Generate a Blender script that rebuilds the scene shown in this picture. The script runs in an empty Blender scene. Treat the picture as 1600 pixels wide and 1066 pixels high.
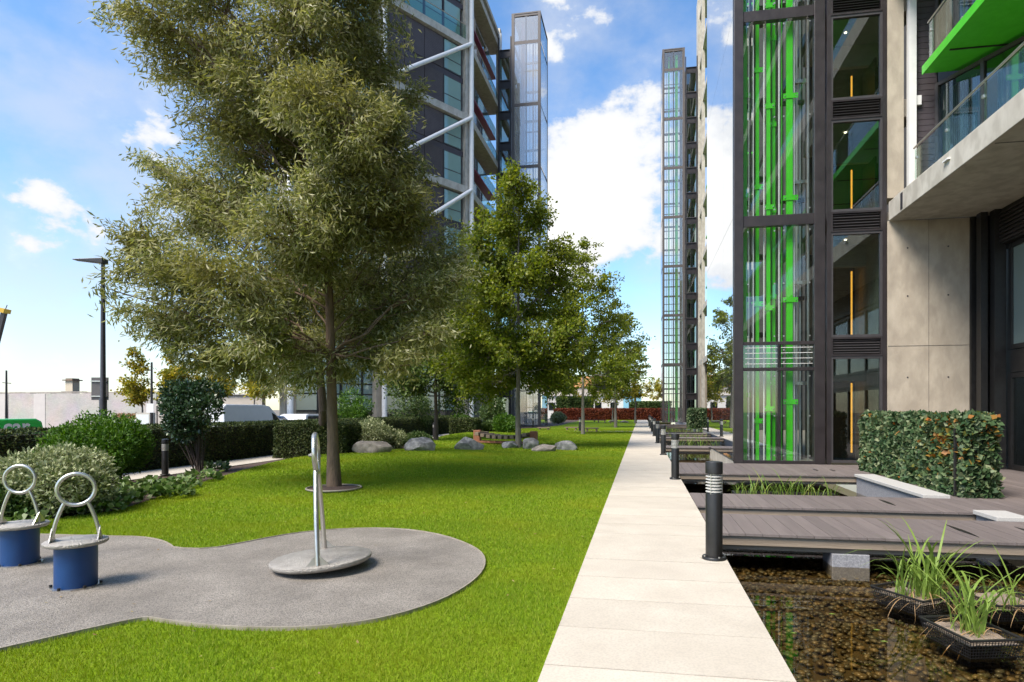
import bpy, math, random
import numpy as np
from mathutils import Vector, Matrix

SC = bpy.context.scene
C = SC.collection
PI = math.pi
R = math.radians

# ------------------------------------------------------------------ camera
F, PX, HZ, CZ = 950.0, 838.0, 640.0, 1.53      # focal length and principal point in photograph pixels, eye height
TH = math.atan(164 / 950)                      # the camera looks a little to the left of the garden path (+Y)
cam = bpy.data.objects.new('camera', bpy.data.cameras.new('camera'))
C.objects.link(cam)
cam.location = (0, 0, CZ)
cam.rotation_euler = (PI / 2, 0, TH)
cam.data.sensor_width = 36
cam.data.lens = F / 1600 * 36
cam.data.shift_x = -(PX - 800) / 1600
cam.data.shift_y = (HZ - 533) / 1600
cam.data.clip_start = 0.05
cam.data.clip_end = 3000
SC.camera = cam

# ------------------------------------------------------------------ sky and sun
SUN = Vector((-0.50, -0.62, 1.0)).normalized()     # direction towards the sun
world = bpy.data.worlds.new('World')
SC.world = world
world.use_nodes = True
wn, wl = world.node_tree.nodes, world.node_tree.links
wn.clear()


def wnode(t, **k):
    n = wn.new(t)
    for a, b in k.items():
        setattr(n, a, b)
    return n


def wmath(op, a, b=None, c=None):
    n = wn.new('ShaderNodeMath')
    n.operation = op
    for i, v in enumerate((a, b, c)):
        if v is None:
            continue
        if isinstance(v, (int, float)):
            n.inputs[i].default_value = v
        else:
            wl.new(v, n.inputs[i])
    return n.outputs[0]


def wramp(v, p0, p1, c0=(0, 0, 0, 1), c1=(1, 1, 1, 1), interp='EASE'):
    n = wn.new('ShaderNodeValToRGB')
    n.color_ramp.interpolation = interp
    e = n.color_ramp.elements
    e[0].position, e[0].color = p0, c0
    e[1].position, e[1].color = p1, c1
    wl.new(v, n.inputs[0])
    return n.outputs[0]


sky = wnode('ShaderNodeTexSky', sky_type='NISHITA', sun_disc=False)
sky.sun_elevation = math.asin(SUN.z)
sky.sun_rotation = math.atan2(SUN.x, SUN.y) % (2 * PI)
sky.air_density = 1.0
sky.dust_density = 0.6
sky.ozone_density = 1.6
tc = wnode('ShaderNodeTexCoord')
vm = wnode('ShaderNodeMapping')
vm.inputs['Scale'].default_value = (1, 1, 1.5)
wl.new(tc.outputs['Generated'], vm.inputs[0])
n1 = wnode('ShaderNodeTexNoise')
n1.inputs['Scale'].default_value = 5.0
n1.inputs['Detail'].default_value = 9
n1.inputs['Roughness'].default_value = 0.56
wl.new(vm.outputs[0], n1.inputs['Vector'])
n2 = wnode('ShaderNodeTexNoise')
n2.inputs['Scale'].default_value = 1.9
n2.inputs['Detail'].default_value = 3
vm2 = wnode('ShaderNodeMapping')
vm2.inputs['Location'].default_value = (3.1, 0.7, 5.2)
wl.new(tc.outputs['Generated'], vm2.inputs[0])
wl.new(vm2.outputs[0], n2.inputs['Vector'])


def sky_dir(px, py):
    c, s = math.cos(TH), math.sin(TH)
    r, u = (px - PX) / F, (HZ - py) / F
    return Vector((r * c - s, r * s + c, u)).normalized()


blob = None
for (px, py, size, amp) in ((885, 300, 5.5, .40), (915, 370, 5, .30), (940, 250, 4, .10), (850, 380, 5, .25), (930, 50, 9, .02), (1005, 330, 5, .08), (1030, 190, 6, .06),
                            (66, 305, 3.4, .22), (95, 352, 3.6, .21), (255, 212, 4.4, .23), (1060, 430, 5, .14), (150, 240, 26, -.16), (1000, 480, 7, -.10), (870, 160, 4, -.05)):
    d = sky_dir(px, py)
    vd = wnode('ShaderNodeVectorMath', operation='DISTANCE')
    wl.new(tc.outputs['Generated'], vd.inputs[0])
    vd.inputs[1].default_value = d
    x = wmath('MULTIPLY', vd.outputs['Value'], 1 / (2 * math.sin(R(size) / 2) * 1.4))
    x = wmath('MULTIPLY', wmath('SUBTRACT', 1.0, wmath('SMOOTH_MIN', x, 1.0, 0.2)), amp)
    blob = x if blob is None else wmath('ADD', blob, x)
n3 = wnode('ShaderNodeTexNoise')
n3.inputs['Scale'].default_value = 17.0
n3.inputs['Detail'].default_value = 7
n3.inputs['Roughness'].default_value = 0.6
wl.new(vm.outputs[0], n3.inputs['Vector'])
cov = wmath('ADD', n1.outputs['Fac'], blob)
cov = wmath('ADD', cov, wmath('MULTIPLY', wmath('SUBTRACT', n3.outputs['Fac'], 0.5), 0.42))
cov = wmath('ADD', cov, wmath('MULTIPLY', wmath('SUBTRACT', n2.outputs['Fac'], 0.5), 0.34))
veil = wramp(wmath('ADD', n2.outputs['Fac'], wmath('MULTIPLY', wmath('SUBTRACT', n1.outputs['Fac'], .5), .8)), 0.47, 0.75, (0, 0, 0, 1), (.55, .55, .55, 1))
mask = wmath('MAXIMUM', wramp(cov, 0.60, 0.72), veil)
shade = wramp(cov, 0.60, 0.84, (2.8, 2.95, 3.25, 1), (4.1, 4.1, 4.05, 1), 'LINEAR')
mixc = wnode('ShaderNodeMix', data_type='RGBA')
wl.new(mask, mixc.inputs[0])
hs = wnode('ShaderNodeHueSaturation')
hs.inputs['Saturation'].default_value = 1.2
hs.inputs['Value'].default_value = 1.0
wl.new(sky.outputs[0], hs.inputs['Color'])
wl.new(hs.outputs[0], mixc.inputs[6])
wl.new(shade, mixc.inputs[7])
bg = wnode('ShaderNodeBackground')
bg.inputs['Strength'].default_value = 0.095
wl.new(mixc.outputs[2], bg.inputs['Color'])
wo = wnode('ShaderNodeOutputWorld')
wl.new(bg.outputs[0], wo.inputs['Surface'])

sun = bpy.data.objects.new('sun', bpy.data.lights.new('sun', 'SUN'))
C.objects.link(sun)
sun.data.energy = 2.3
sun.data.angle = R(28)
sun.data.color = (1.0, 0.91, 0.78)
sun.rotation_euler = SUN.to_track_quat('Z', 'Y').to_euler()
sun.location = (-20, -20, 40)

vs = SC.view_settings
vs.view_transform = 'Standard'
vs.look = 'None'
vs.exposure = 1.55
vs.gamma = 1
vs.use_curve_mapping = False
SC.cycles.max_bounces = 8
SC.cycles.transparent_max_bounces = 18
SC.cycles.glossy_bounces = 4
SC.cycles.diffuse_bounces = 4
SC.cycles.caustics_reflective = False
SC.cycles.caustics_refractive = False


# ------------------------------------------------------------------ where things stand
def P(px, py, d):
    """point seen at photograph pixel (px, py) at depth d metres"""
    r, u = (px - PX) / F * d, (HZ - py) / F * d
    c, s = math.cos(TH), math.sin(TH)
    return Vector((r * c - d * s, r * s + d * c, CZ + u))


def G(px, py, z=0.0):
    return P(px, py, F * (CZ - z) / (py - HZ))


def sstep(a, b, x):
    t = min(1, max(0, (x - a) / (b - a)))
    return t * t * (3 - 2 * t)


def hgt(x, y):
    """height of the lawn and beds"""
    b = .22 * math.exp(-(((x + 7.5) / 3.6) ** 2 + ((y - 16) / 5.5) ** 2)) * sstep(8.0, 10.8, y)
    b += .18 * math.exp(-(((x + 9.5) / 4) ** 2 + ((y - 33) / 8) ** 2)) + .2 * math.exp(-(((x + 5) / 3) ** 2 + ((y - 66) / 7) ** 2))
    return b * sstep(-.6, -3.0, x) * (1 - sstep(-10.2, -10.8, x))


# ------------------------------------------------------------------ objects
ORG = {}


def finish(o, label=None, cat=None, group=None, kind=None):
    if label: o['label'] = label
    if cat: o['category'] = cat
    if group: o['group'] = group
    if kind: o['kind'] = kind
    return o


def thing(name, label, cat, loc=(0, 0, 0), rz=0, group=None):
    o = bpy.data.objects.new(name, None)
    C.objects.link(o)
    o.empty_display_size = .2
    o.location = loc
    o.rotation_euler = (0, 0, rz)
    ORG[o] = Vector(loc)
    return finish(o, label, cat, group)


def dup(root, loc, rz=0, label=None, group=None, scale=None):
    r = root.copy()
    C.objects.link(r)
    r.location = loc
    r.rotation_euler = (0, 0, rz)
    if scale: r.scale = scale if hasattr(scale, '__len__') else (scale,) * 3
    if label: r['label'] = label
    if group: r['group'] = group
    for ch in list(root.children):
        c = ch.copy()
        C.objects.link(c)
        c.parent = r
        for g in ch.children:
            d = g.copy()
            C.objects.link(d)
            d.parent = c
    return r


def link_mesh(name, me, mat=None, parent=None, loc=None, rot=None):
    o = bpy.data.objects.new(name, me)
    C.objects.link(o)
    if mat and not me.materials: me.materials.append(mat)
    if parent:
        o.parent = parent
        ORG[o] = ORG[parent]
    else:
        ORG[o] = Vector((0, 0, 0))
    if loc is not None: o.location = Vector(loc) - (ORG[o] if parent else Vector((0, 0, 0)))
    if rot is not None: o.rotation_euler = rot
    return o


def basis(d):
    d = d.normalized()
    a = Vector((0, 0, 1)) if abs(d.z) < .95 else Vector((1, 0, 0))
    u = d.cross(a).normalized()
    return u, d.cross(u).normalized()


class MB:
    """collects shapes in world coordinates; build() links them as one mesh"""

    def __init__(s):
        s.v, s.f = [], []

    def add(s, v, f):
        n = len(s.v)
        s.v += [tuple(p) for p in v]
        s.f += [tuple(i + n for i in q) for q in f]
        return s

    def box(s, x0, x1, y0, y1, z0, z1):
        return s.add([(x0, y0, z0), (x1, y0, z0), (x1, y1, z0), (x0, y1, z0), (x0, y0, z1), (x1, y0, z1), (x1, y1, z1), (x0, y1, z1)],
                     [(0, 3, 2, 1), (4, 5, 6, 7), (0, 1, 5, 4), (1, 2, 6, 5), (2, 3, 7, 6), (3, 0, 4, 7)])

    def bar(s, a, b, w, h, up=(0, 0, 1)):
        """box from a to b, w wide across, h high (centred on the line)"""
        a, b = Vector(a), Vector(b)
        d = (b - a).normalized()
        u = d.cross(Vector(up)).normalized()
        n = u.cross(d).normalized()
        pts = []
        for p in (a, b):
            for (i, j) in ((-1, -1), (1, -1), (1, 1), (-1, 1)):
                pts.append(p + u * i * w / 2 + n * j * h / 2)
        return s.add(pts, [(0, 1, 2, 3), (7, 6, 5, 4), (0, 4, 5, 1), (1, 5, 6, 2), (2, 6, 7, 3), (3, 7, 4, 0)])

    def tube(s, pts, rad, n=8, closed=False, cap=True):
        pts = [Vector(p) for p in pts]
        m = len(pts)
        if not hasattr(rad, '__len__'): rad = [rad] * m
        vs, fs = [], []
        u = None
        for i, p in enumerate(pts):
            if closed:
                d = pts[(i + 1) % m] - pts[i - 1]
            else:
                d = pts[min(i + 1, m - 1)] - pts[max(i - 1, 0)]
            d.normalize()
            if u is None:
                u, w = basis(d)
            else:
                u = (u - d * u.dot(d)).normalized()
                w = d.cross(u)
            for k in range(n):
                a = 2 * PI * k / n
                vs.append(p + (u * math.cos(a) + w * math.sin(a)) * rad[i])
        for i in range(m if closed else m - 1):
            j = (i + 1) % m
            for k in range(n):
                k2 = (k + 1) % n
                fs.append((i * n + k, i * n + k2, j * n + k2, j * n + k))
        if cap and not closed:
            fs.append(tuple(range(n - 1, -1, -1)))
            fs.append(tuple((m - 1) * n + k for k in range(n)))
        return s.add(vs, fs)

    def lathe(s, c, prof, n=24):
        """profile of (radius, z) from bottom to top round the vertical through c"""
        c = Vector(c)
        vs, fs = [], []
        for (r, z) in prof:
            for k in range(n):
                a = 2 * PI * k / n
                vs.append((c.x + r * math.cos(a), c.y + r * math.sin(a), c.z + z))
        for i in range(len(prof) - 1):
            for k in range(n):
                k2 = (k + 1) % n
                fs.append((i * n + k, i * n + k2, (i + 1) * n + k2, (i + 1) * n + k))
        fs.append(tuple(range(n - 1, -1, -1)))
        fs.append(tuple((len(prof) - 1) * n + k for k in range(n)))
        return s.add(vs, fs)

    def prism(s, poly, z0, z1):
        n = len(poly)
        v = [(x, y, z0) for x, y in poly] + [(x, y, z1) for x, y in poly]
        f = [tuple(range(n - 1, -1, -1)), tuple(range(n, 2 * n))] + [(i, (i + 1) % n, n + (i + 1) % n, n + i) for i in range(n)]
        return s.add(v, f)

    def wall(s, a, b, z0, z1, t, side=1):
        """upright slab from plan point a to b, thickness t to one side"""
        a, b = Vector((a[0], a[1], 0)), Vector((b[0], b[1], 0))
        d = (b - a).normalized()
        nrm = Vector((d.y, -d.x, 0)) * side * t
        poly = [(a.x, a.y), (b.x, b.y), (b.x + nrm.x, b.y + nrm.y), (a.x + nrm.x, a.y + nrm.y)]
        if side > 0: poly.reverse()
        return s.prism(poly, z0, z1)

    def mesh(s, name, mat=None, org=Vector((0, 0, 0)), smooth=False):
        me = bpy.data.meshes.new(name)
        me.from_pydata([(a - org[0], b - org[1], c - org[2]) for a, b, c in s.v], [], s.f)
        if mat: me.materials.append(mat)
        if smooth:
            me.shade_smooth()
            try:
                me.set_sharp_from_angle(angle=R(40))
            except Exception:
                pass
        return me

    def build(s, name, mat, parent=None, smooth=False, bevel=0):
        org = ORG[parent] if parent else Vector((0, 0, 0))
        o = link_mesh(name, s.mesh(name, mat, org, smooth), None, parent)
        if bevel:
            b = o.modifiers.new('bevel', 'BEVEL')
            b.width = bevel
            b.segments = 2
            b.limit_method = 'ANGLE'
        return o


def part(name, mat, parent, *boxes, bevel=0):
    m = MB()
    for b in boxes: m.box(*b)
    return m.build(name, mat, parent, bevel=bevel)


def poly_mesh(name, V, k):
    """many small loose faces of k corners each, V = (n*k, 3) array"""
    V = np.asarray(V, dtype=np.float32).reshape(-1, 3)
    nf = len(V) // k
    me = bpy.data.meshes.new(name)
    me.vertices.add(len(V))
    me.vertices.foreach_set('co', V.ravel())
    me.loops.add(len(V))
    me.loops.foreach_set('vertex_index', np.arange(len(V), dtype=np.int32))
    me.polygons.add(nf)
    me.polygons.foreach_set('loop_start', np.arange(0, len(V), k, dtype=np.int32))
    me.polygons.foreach_set('loop_total', np.full(nf, k, dtype=np.int32))
    me.update(calc_edges=True)
    return me


def unit(a):
    return a / np.maximum(np.linalg.norm(a, axis=-1, keepdims=True), 1e-9)


def leaf_quads(rng, pos, dirs, L, W, fold=.25):
    """rhombic leaves growing from pos along dirs"""
    n = len(pos)
    d = unit(dirs)
    rnd = rng.normal(size=(n, 3))
    side = unit(np.cross(d, rnd))
    up = np.cross(side, d)
    l = (L * rng.uniform(.65, 1.25, n))[:, None]
    w = (W * rng.uniform(.7, 1.25, n))[:, None] / 2
    mid = pos + d * l * .5
    V = np.stack([pos, mid + side * w + up * w * fold, pos + d * l - up * l * .12, mid - side * w + up * w * fold], axis=1)
    return V.reshape(-1, 3)


# ------------------------------------------------------------------ materials
MATS = {}


def mat(name, c1, c2=None, scale=4.0, rough=.6, metal=0.0, bump=0.0, bscale=None, spec=.5, detail=5, vary=0.0, stretch=(1, 1, 1), contrast=.25,
        coat=0.0, spots=None):
    if name in MATS: return MATS[name]
    m = bpy.data.materials.new(name)
    MATS[name] = m
    m.use_nodes = True
    N, L = m.node_tree.nodes, m.node_tree.links
    b = N['Principled BSDF']
    b.inputs['Roughness'].default_value = rough
    b.inputs['Metallic'].default_value = metal
    b.inputs['Specular IOR Level'].default_value = spec
    b.inputs['Coat Weight'].default_value = coat
    c1 = tuple(c1) + (1,)
    c2 = tuple(c2) + (1,) if c2 else tuple(x * .8 for x in c1[:3]) + (1,)
    t = N.new('ShaderNodeTexCoord')
    oi = N.new('ShaderNodeObjectInfo')
    mul = N.new('ShaderNodeMath'); mul.operation = 'MULTIPLY'; mul.inputs[1].default_value = 41.0
    L.new(oi.outputs['Random'], mul.inputs[0])
    mp = N.new('ShaderNodeMapping')
    mp.inputs['Scale'].default_value = stretch
    L.new(t.outputs['Object'], mp.inputs['Vector'])
    L.new(mul.outputs[0], mp.inputs['Location'])
    nz = N.new('ShaderNodeTexNoise')
    nz.inputs['Scale'].default_value = scale
    nz.inputs['Detail'].default_value = detail
    nz.inputs['Roughness'].default_value = .6
    L.new(mp.outputs[0], nz.inputs['Vector'])
    rp = N.new('ShaderNodeValToRGB')
    rp.color_ramp.elements[0].position = .5 - contrast
    rp.color_ramp.elements[1].position = .5 + contrast
    rp.color_ramp.elements[0].color = c1
    rp.color_ramp.elements[1].color = c2
    L.new(nz.outputs['Fac'], rp.inputs[0])
    col = rp.outputs[0]
    if spots:
        sc, sp, amt = spots
        vn = N.new('ShaderNodeTexNoise'); vn.inputs['Scale'].default_value = sc; vn.inputs['Detail'].default_value = 2
        L.new(mp.outputs[0], vn.inputs['Vector'])
        r2 = N.new('ShaderNodeValToRGB')
        r2.color_ramp.elements[0].position = .45; r2.color_ramp.elements[1].position = .62
        L.new(vn.outputs['Fac'], r2.inputs[0])
        ml = N.new('ShaderNodeMath'); ml.operation = 'MULTIPLY'; ml.inputs[1].default_value = amt
        L.new(r2.outputs[0], ml.inputs[0])
        mx = N.new('ShaderNodeMix'); mx.data_type = 'RGBA'
        L.new(ml.outputs[0], mx.inputs[0]); L.new(col, mx.inputs[6]); mx.inputs[7].default_value = tuple(sp) + (1,)
        col = mx.outputs[2]
    if vary:
        hv = N.new('ShaderNodeHueSaturation')
        mr = N.new('ShaderNodeMapRange')
        mr.inputs['To Min'].default_value = 1 - vary
        mr.inputs['To Max'].default_value = 1 + vary
        L.new(oi.outputs['Random'], mr.inputs['Value'])
        L.new(mr.outputs[0], hv.inputs['Value'])
        L.new(col, hv.inputs['Color'])
        col = hv.outputs[0]
    L.new(col, b.inputs['Base Color'])
    if bump:
        bn = N.new('ShaderNodeTexNoise')
        bn.inputs['Scale'].default_value = bscale or scale * 4
        bn.inputs['Detail'].default_value = 6
        L.new(mp.outputs[0], bn.inputs['Vector'])
        bp = N.new('ShaderNodeBump')
        bp.inputs['Strength'].default_value = bump
        bp.inputs['Distance'].default_value = .02
        L.new(bn.outputs['Fac'], bp.inputs['Height'])
        L.new(bp.outputs[0], b.inputs['Normal'])
        rr = N.new('ShaderNodeMapRange')
        rr.inputs['To Min'].default_value = max(0, rough - .12)
        rr.inputs['To Max'].default_value = min(1, rough + .12)
        L.new(nz.outputs['Fac'], rr.inputs['Value'])
        L.new(rr.outputs[0], b.inputs['Roughness'])
    return m


def stripes(m, axis='Z', scale=10, strength=.5, dist=.02):
    """fine grooves cut by a wave bump on an existing material"""
    N, L = m.node_tree.nodes, m.node_tree.links
    b = N['Principled BSDF']
    t = N.new('ShaderNodeTexCoord')
    w = N.new('ShaderNodeTexWave')
    w.bands_direction = axis
    w.wave_profile = 'SAW'
    w.inputs['Scale'].default_value = scale
    L.new(t.outputs['Object'], w.inputs['Vector'])
    bp = N.new('ShaderNodeBump')
    bp.inputs['Strength'].default_value = strength
    bp.inputs['Distance'].default_value = dist
    L.new(w.outputs['Fac'], bp.inputs['Height'])
    L.new(bp.outputs[0], b.inputs['Normal'])
    return m


def leafmat(name, cols, trans=.3, rough=.55, patch=None, patch_scale=.6, spec=.3):
    """leaf colours picked leaf by leaf; patch = colour that takes over in drifts"""
    if name in MATS: return MATS[name]
    m = bpy.data.materials.new(name)
    MATS[name] = m
    m.use_nodes = True
    N, L = m.node_tree.nodes, m.node_tree.links
    b = N['Principled BSDF']
    b.inputs['Roughness'].default_value = rough
    b.inputs['Specular IOR Level'].default_value = spec
    g = N.new('ShaderNodeNewGeometry')
    rp = N.new('ShaderNodeValToRGB')
    el = rp.color_ramp.elements
    for i, c in enumerate(cols):
        p = i / max(1, len(cols) - 1)
        e = el[i] if i < 2 else el.new(p)
        e.position = p
        e.color = tuple(c) + (1,)
    if len(cols) > 2:
        for i, c in enumerate(cols):
            pass
    L.new(g.outputs['Random Per Island'], rp.inputs[0])
    col = rp.outputs[0]
    if patch:
        t = N.new('ShaderNodeTexCoord')
        nz = N.new('ShaderNodeTexNoise')
        nz.inputs['Scale'].default_value = patch_scale
        nz.inputs['Detail'].default_value = 3
        L.new(t.outputs['Object'], nz.inputs['Vector'])
        r2 = N.new('ShaderNodeValToRGB')
        r2.color_ramp.elements[0].position = .45
        r2.color_ramp.elements[1].position = .7
        L.new(nz.outputs['Fac'], r2.inputs[0])
        mx = N.new('ShaderNodeMix'); mx.data_type = 'RGBA'
        L.new(r2.outputs[0], mx.inputs[0]); L.new(col, mx.inputs[6]); mx.inputs[7].default_value = tuple(patch) + (1,)
        col = mx.outputs[2]
    L.new(col, b.inputs['Base Color'])
    if trans:
        tr = N.new('ShaderNodeBsdfTranslucent')
        hs_ = N.new('ShaderNodeHueSaturation'); hs_.inputs['Value'].default_value = 1.3; hs_.inputs['Saturation'].default_value = 1.1
        L.new(col, hs_.inputs['Color']); L.new(hs_.outputs[0], tr.inputs['Color'])
        ms = N.new('ShaderNodeMixShader'); ms.inputs[0].default_value = trans
        L.new(b.outputs[0], ms.inputs[1]); L.new(tr.outputs[0], ms.inputs[2])
        L.new(ms.outputs[0], N['Material Output'].inputs['Surface'])
    return m


def glass(name, tint=(.9, .95, .93), ior=1.5, gloss=(1, 1, 1), boost=0.0, body=None, bodyfac=0.0):
    """thin architectural glass: clear where you look through it, mirror at a glance"""
    if name in MATS: return MATS[name]
    m = bpy.data.materials.new(name)
    MATS[name] = m
    m.use_nodes = True
    N, L = m.node_tree.nodes, m.node_tree.links
    N.remove(N['Principled BSDF'])
    f0 = ((ior - 1) / (ior + 1)) ** 2
    lw = N.new('ShaderNodeLayerWeight'); lw.inputs[0].default_value = .5
    pw = N.new('ShaderNodeMath'); pw.operation = 'POWER'; pw.inputs[1].default_value = 4.5
    L.new(lw.outputs['Facing'], pw.inputs[0])
    ad = N.new('ShaderNodeMath'); ad.operation = 'MULTIPLY_ADD'; ad.inputs[1].default_value = 1 - f0; ad.inputs[2].default_value = f0 + boost; ad.use_clamp = True
    L.new(pw.outputs[0], ad.inputs[0])
    tr = N.new('ShaderNodeBsdfTransparent'); tr.inputs[0].default_value = tuple(tint) + (1,)
    gl = N.new('ShaderNodeBsdfGlossy'); gl.inputs['Roughness'].default_value = .0; gl.inputs['Color'].default_value = tuple(gloss) + (1,)
    under = tr.outputs[0]
    if body:
        df = N.new('ShaderNodeBsdfDiffuse'); df.inputs[0].default_value = tuple(body) + (1,)
        m2 = N.new('ShaderNodeMixShader'); m2.inputs[0].default_value = bodyfac
        L.new(tr.outputs[0], m2.inputs[1]); L.new(df.outputs[0], m2.inputs[2])
        under = m2.outputs[0]
    ms = N.new('ShaderNodeMixShader')
    L.new(ad.outputs[0], ms.inputs[0]); L.new(under, ms.inputs[1]); L.new(gl.outputs[0], ms.inputs[2])
    L.new(ms.outputs[0], N['Material Output'].inputs['Surface'])
    return m


def glow(name, col, strength):
    m = bpy.data.materials.new(name)
    m.use_nodes = True
    b = m.node_tree.nodes['Principled BSDF']
    b.inputs['Base Color'].default_value = tuple(col) + (1,)
    b.inputs['Emission Color'].default_value = tuple(col) + (1,)
    b.inputs['Emission Strength'].default_value = strength
    return m


M_SLAB = mat('path_stone', (.48, .43, .36), (.58, .53, .45), scale=2.2, rough=.8, bump=.12, bscale=120, vary=.045, spots=(60, (.36, .33, .29), .35))
M_JOINT = mat('joint_sand', (.05, .045, .04), (.09, .08, .07), scale=30, rough=.95)
M_CONC = mat('board_marked_concrete', (.33, .28, .22), (.50, .44, .355), scale=2.2, rough=.82, bump=.25, bscale=22, stretch=(1.1, 1.1, .55), contrast=.26, detail=9, spots=(3.2, (.29, .25, .20), .45))
M_CONC2 = mat('pale_concrete', (.42, .39, .335), (.57, .54, .48), scale=1.8, rough=.8, bump=.15, bscale=26, contrast=.2, detail=8, stretch=(1, 1, .6), spots=(4, (.33, .30, .255), .5))
M_STEEL = mat('dark_brown_steel', (.019, .015, .016), (.034, .027, .028), scale=3, rough=.38, bump=.05, spec=.5)
M_BLACK = mat('black_paint', (.010, .0095, .0095), (.021, .020, .020), scale=8, rough=.38, bump=.04)
M_FRAME = mat('window_frame_grey', (.045, .042, .045), (.065, .06, .063), scale=4, rough=.4)
M_SLAT = mat('dark_plum_cladding', (.050, .040, .050), (.075, .062, .072), scale=2.5, rough=.55, stretch=(.3, .3, 3), bump=.08)
M_INOX = mat('brushed_steel', (.50, .48, .45), (.60, .58, .55), scale=10, rough=.32, metal=.9, bump=.06, bscale=90)
M_TREAD = mat('tread_plate', (.34, .315, .285), (.50, .47, .43), scale=26, rough=.5, metal=.45, bump=1.0, bscale=75, spots=(5, (.28, .255, .23), .5))
M_WHITE = mat('white_paint', (.70, .70, .70), (.80, .80, .79), scale=4, rough=.4)
M_GREEN = mat('bright_green_paint', (.055, .50, .015), (.085, .60, .03), scale=5, rough=.35)
M_CRIM = mat('crimson_paint', (.20, .015, .05), (.27, .025, .075), scale=5, rough=.45)
M_BLUE = mat('blue_powder_coat', (.002, .036, .14), (.004, .050, .18), scale=6, rough=.42, bump=.06, bscale=80)
M_DECK = mat('composite_deck', (.135, .112, .108), (.19, .16, .152), scale=3, rough=.7, bump=.3, bscale=150, vary=.10, stretch=(6, .4, 1))
M_FASC = mat('weathered_timber', (.20, .155, .115), (.32, .26, .20), scale=3, rough=.8, bump=.2, stretch=(.4, 1, 5))
M_GRAN = mat('grey_granite', (.23, .235, .26), (.34, .345, .37), scale=40, rough=.65, bump=.1, contrast=.12, spots=(90, (.14, .14, .16), .5))
M_COPE = mat('granite_coping', (.40, .395, .385), (.50, .49, .475), scale=50, rough=.7, bump=.1, contrast=.15)
M_RUBR = mat('grey_play_rubber', (.23, .205, .178), (.38, .345, .305), scale=1.6, rough=.74, bump=.7, bscale=170, detail=9, contrast=.17, spots=(120, (.09, .083, .075), .8))
M_EDGE = mat('edging_strip', (.22, .19, .15), (.36, .32, .27), scale=9, rough=.7)
M_MULCH = mat('bark_mulch', (.045, .028, .022), (.115, .075, .06), scale=22, rough=.95, bump=1.0, bscale=45)
M_BARK = mat('rough_bark', (.09, .060, .040), (.19, .130, .085), scale=14, rough=.9, bump=1.0, bscale=34, stretch=(1, 1, .28))
M_BARKD = mat('dark_bark', (.05, .036, .03), (.10, .075, .062), scale=14, rough=.9, bump=.8, bscale=34, stretch=(1, 1, .3))
M_BARKG = mat('grey_bark', (.13, .115, .10), (.22, .20, .175), scale=10, rough=.85, bump=.5, stretch=(1, 1, .4))
M_ROCK = mat('slate_boulder', (.085, .088, .098), (.27, .275, .29), scale=3.5, rough=.75, bump=.7, bscale=11, spots=(7, (.36, .36, .37), .5))
M_ROCKB = mat('brown_boulder', (.12, .105, .09), (.28, .25, .225), scale=3.5, rough=.8, bump=.7, bscale=11, spots=(6, (.38, .35, .32), .5))
M_WOOD = mat('red_timber', (.22, .085, .045), (.33, .14, .08), scale=4, rough=.7, bump=.2, stretch=(1, 1, .3))
M_TIMB = mat('grey_brown_timber', (.15, .11, .08), (.25, .19, .14), scale=5, rough=.8, bump=.2)
M_ASPH = mat('asphalt', (.045, .045, .047), (.07, .07, .07), scale=18, rough=.9, bump=.3, bscale=120)
M_SOIL = mat('bare_ground', (.14, .12, .09), (.20, .175, .14), scale=3, rough=.95)
M_PAVE = mat('side_path_concrete', (.45, .41, .36), (.54, .50, .44), scale=3, rough=.85, bump=.1)
M_PLANT = mat('black_plastic', (.012, .012, .013), (.022, .022, .022), scale=10, rough=.45)
M_GRIT = mat('planting_grit', (.22, .165, .12), (.42, .34, .27), scale=60, rough=.9, bump=1.0, bscale=90)
M_GLASS = glass('clear_glass', (.93, .97, .95), 1.5, boost=.02)
M_GLWIN = glass('window_glass', (.62, .70, .68), 1.6, boost=.06)
M_GLTEAL = glass('curtained_glass', (.5, .8, .72), 1.55, boost=.06, body=(.30, .48, .43), bodyfac=.75)
M_GLBAL = glass('balustrade_glass', (.80, .92, .88), 1.5, boost=.04)
M_MIRR = glass('coated_panel_glass', (.75, .77, .78), 1.6, gloss=(.93, .94, .95), boost=.36, body=(.42, .43, .44), bodyfac=.35)
M_GLFAR = glass('haze_glass', (.85, .88, .88), 1.5, boost=.10, body=(.62, .60, .57), bodyfac=.33)  # pale body colour stands in for haze and washed-out reflections
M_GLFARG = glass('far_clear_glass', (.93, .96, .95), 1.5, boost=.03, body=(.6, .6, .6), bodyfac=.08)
M_STEELF = mat('hazy_brown_steel', (.085, .073, .070), (.115, .10, .095), scale=3, rough=.5)  # lighter copy of the dark steel, distance haze put into the colour
M_LITW = glow('warm_lamp', (1.0, .40, .05), .9)
M_ROOM = mat('room_plaster', (.34, .31, .26), (.42, .385, .33), scale=2, rough=.85)
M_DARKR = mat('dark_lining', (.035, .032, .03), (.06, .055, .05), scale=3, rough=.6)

# ================================================================== THE SETTING
rng = np.random.default_rng(7)
random.seed(7)
XL, XR = -.575, .86                 # edges of the garden path
WZ = -.36                           # water level
PW0, PW1 = 4.8, 5.2                 # pool's far wall
STREET = -.30


def flat(name, rects, m, kind='structure'):
    b = MB()
    for (x0, x1, y0, y1, z) in rects:
        b.add([(x0, y0, z), (x1, y0, z), (x1, y1, z), (x0, y1, z)], [(0, 1, 2, 3)])
    return finish(b.build(name, m), kind=kind)


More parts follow.
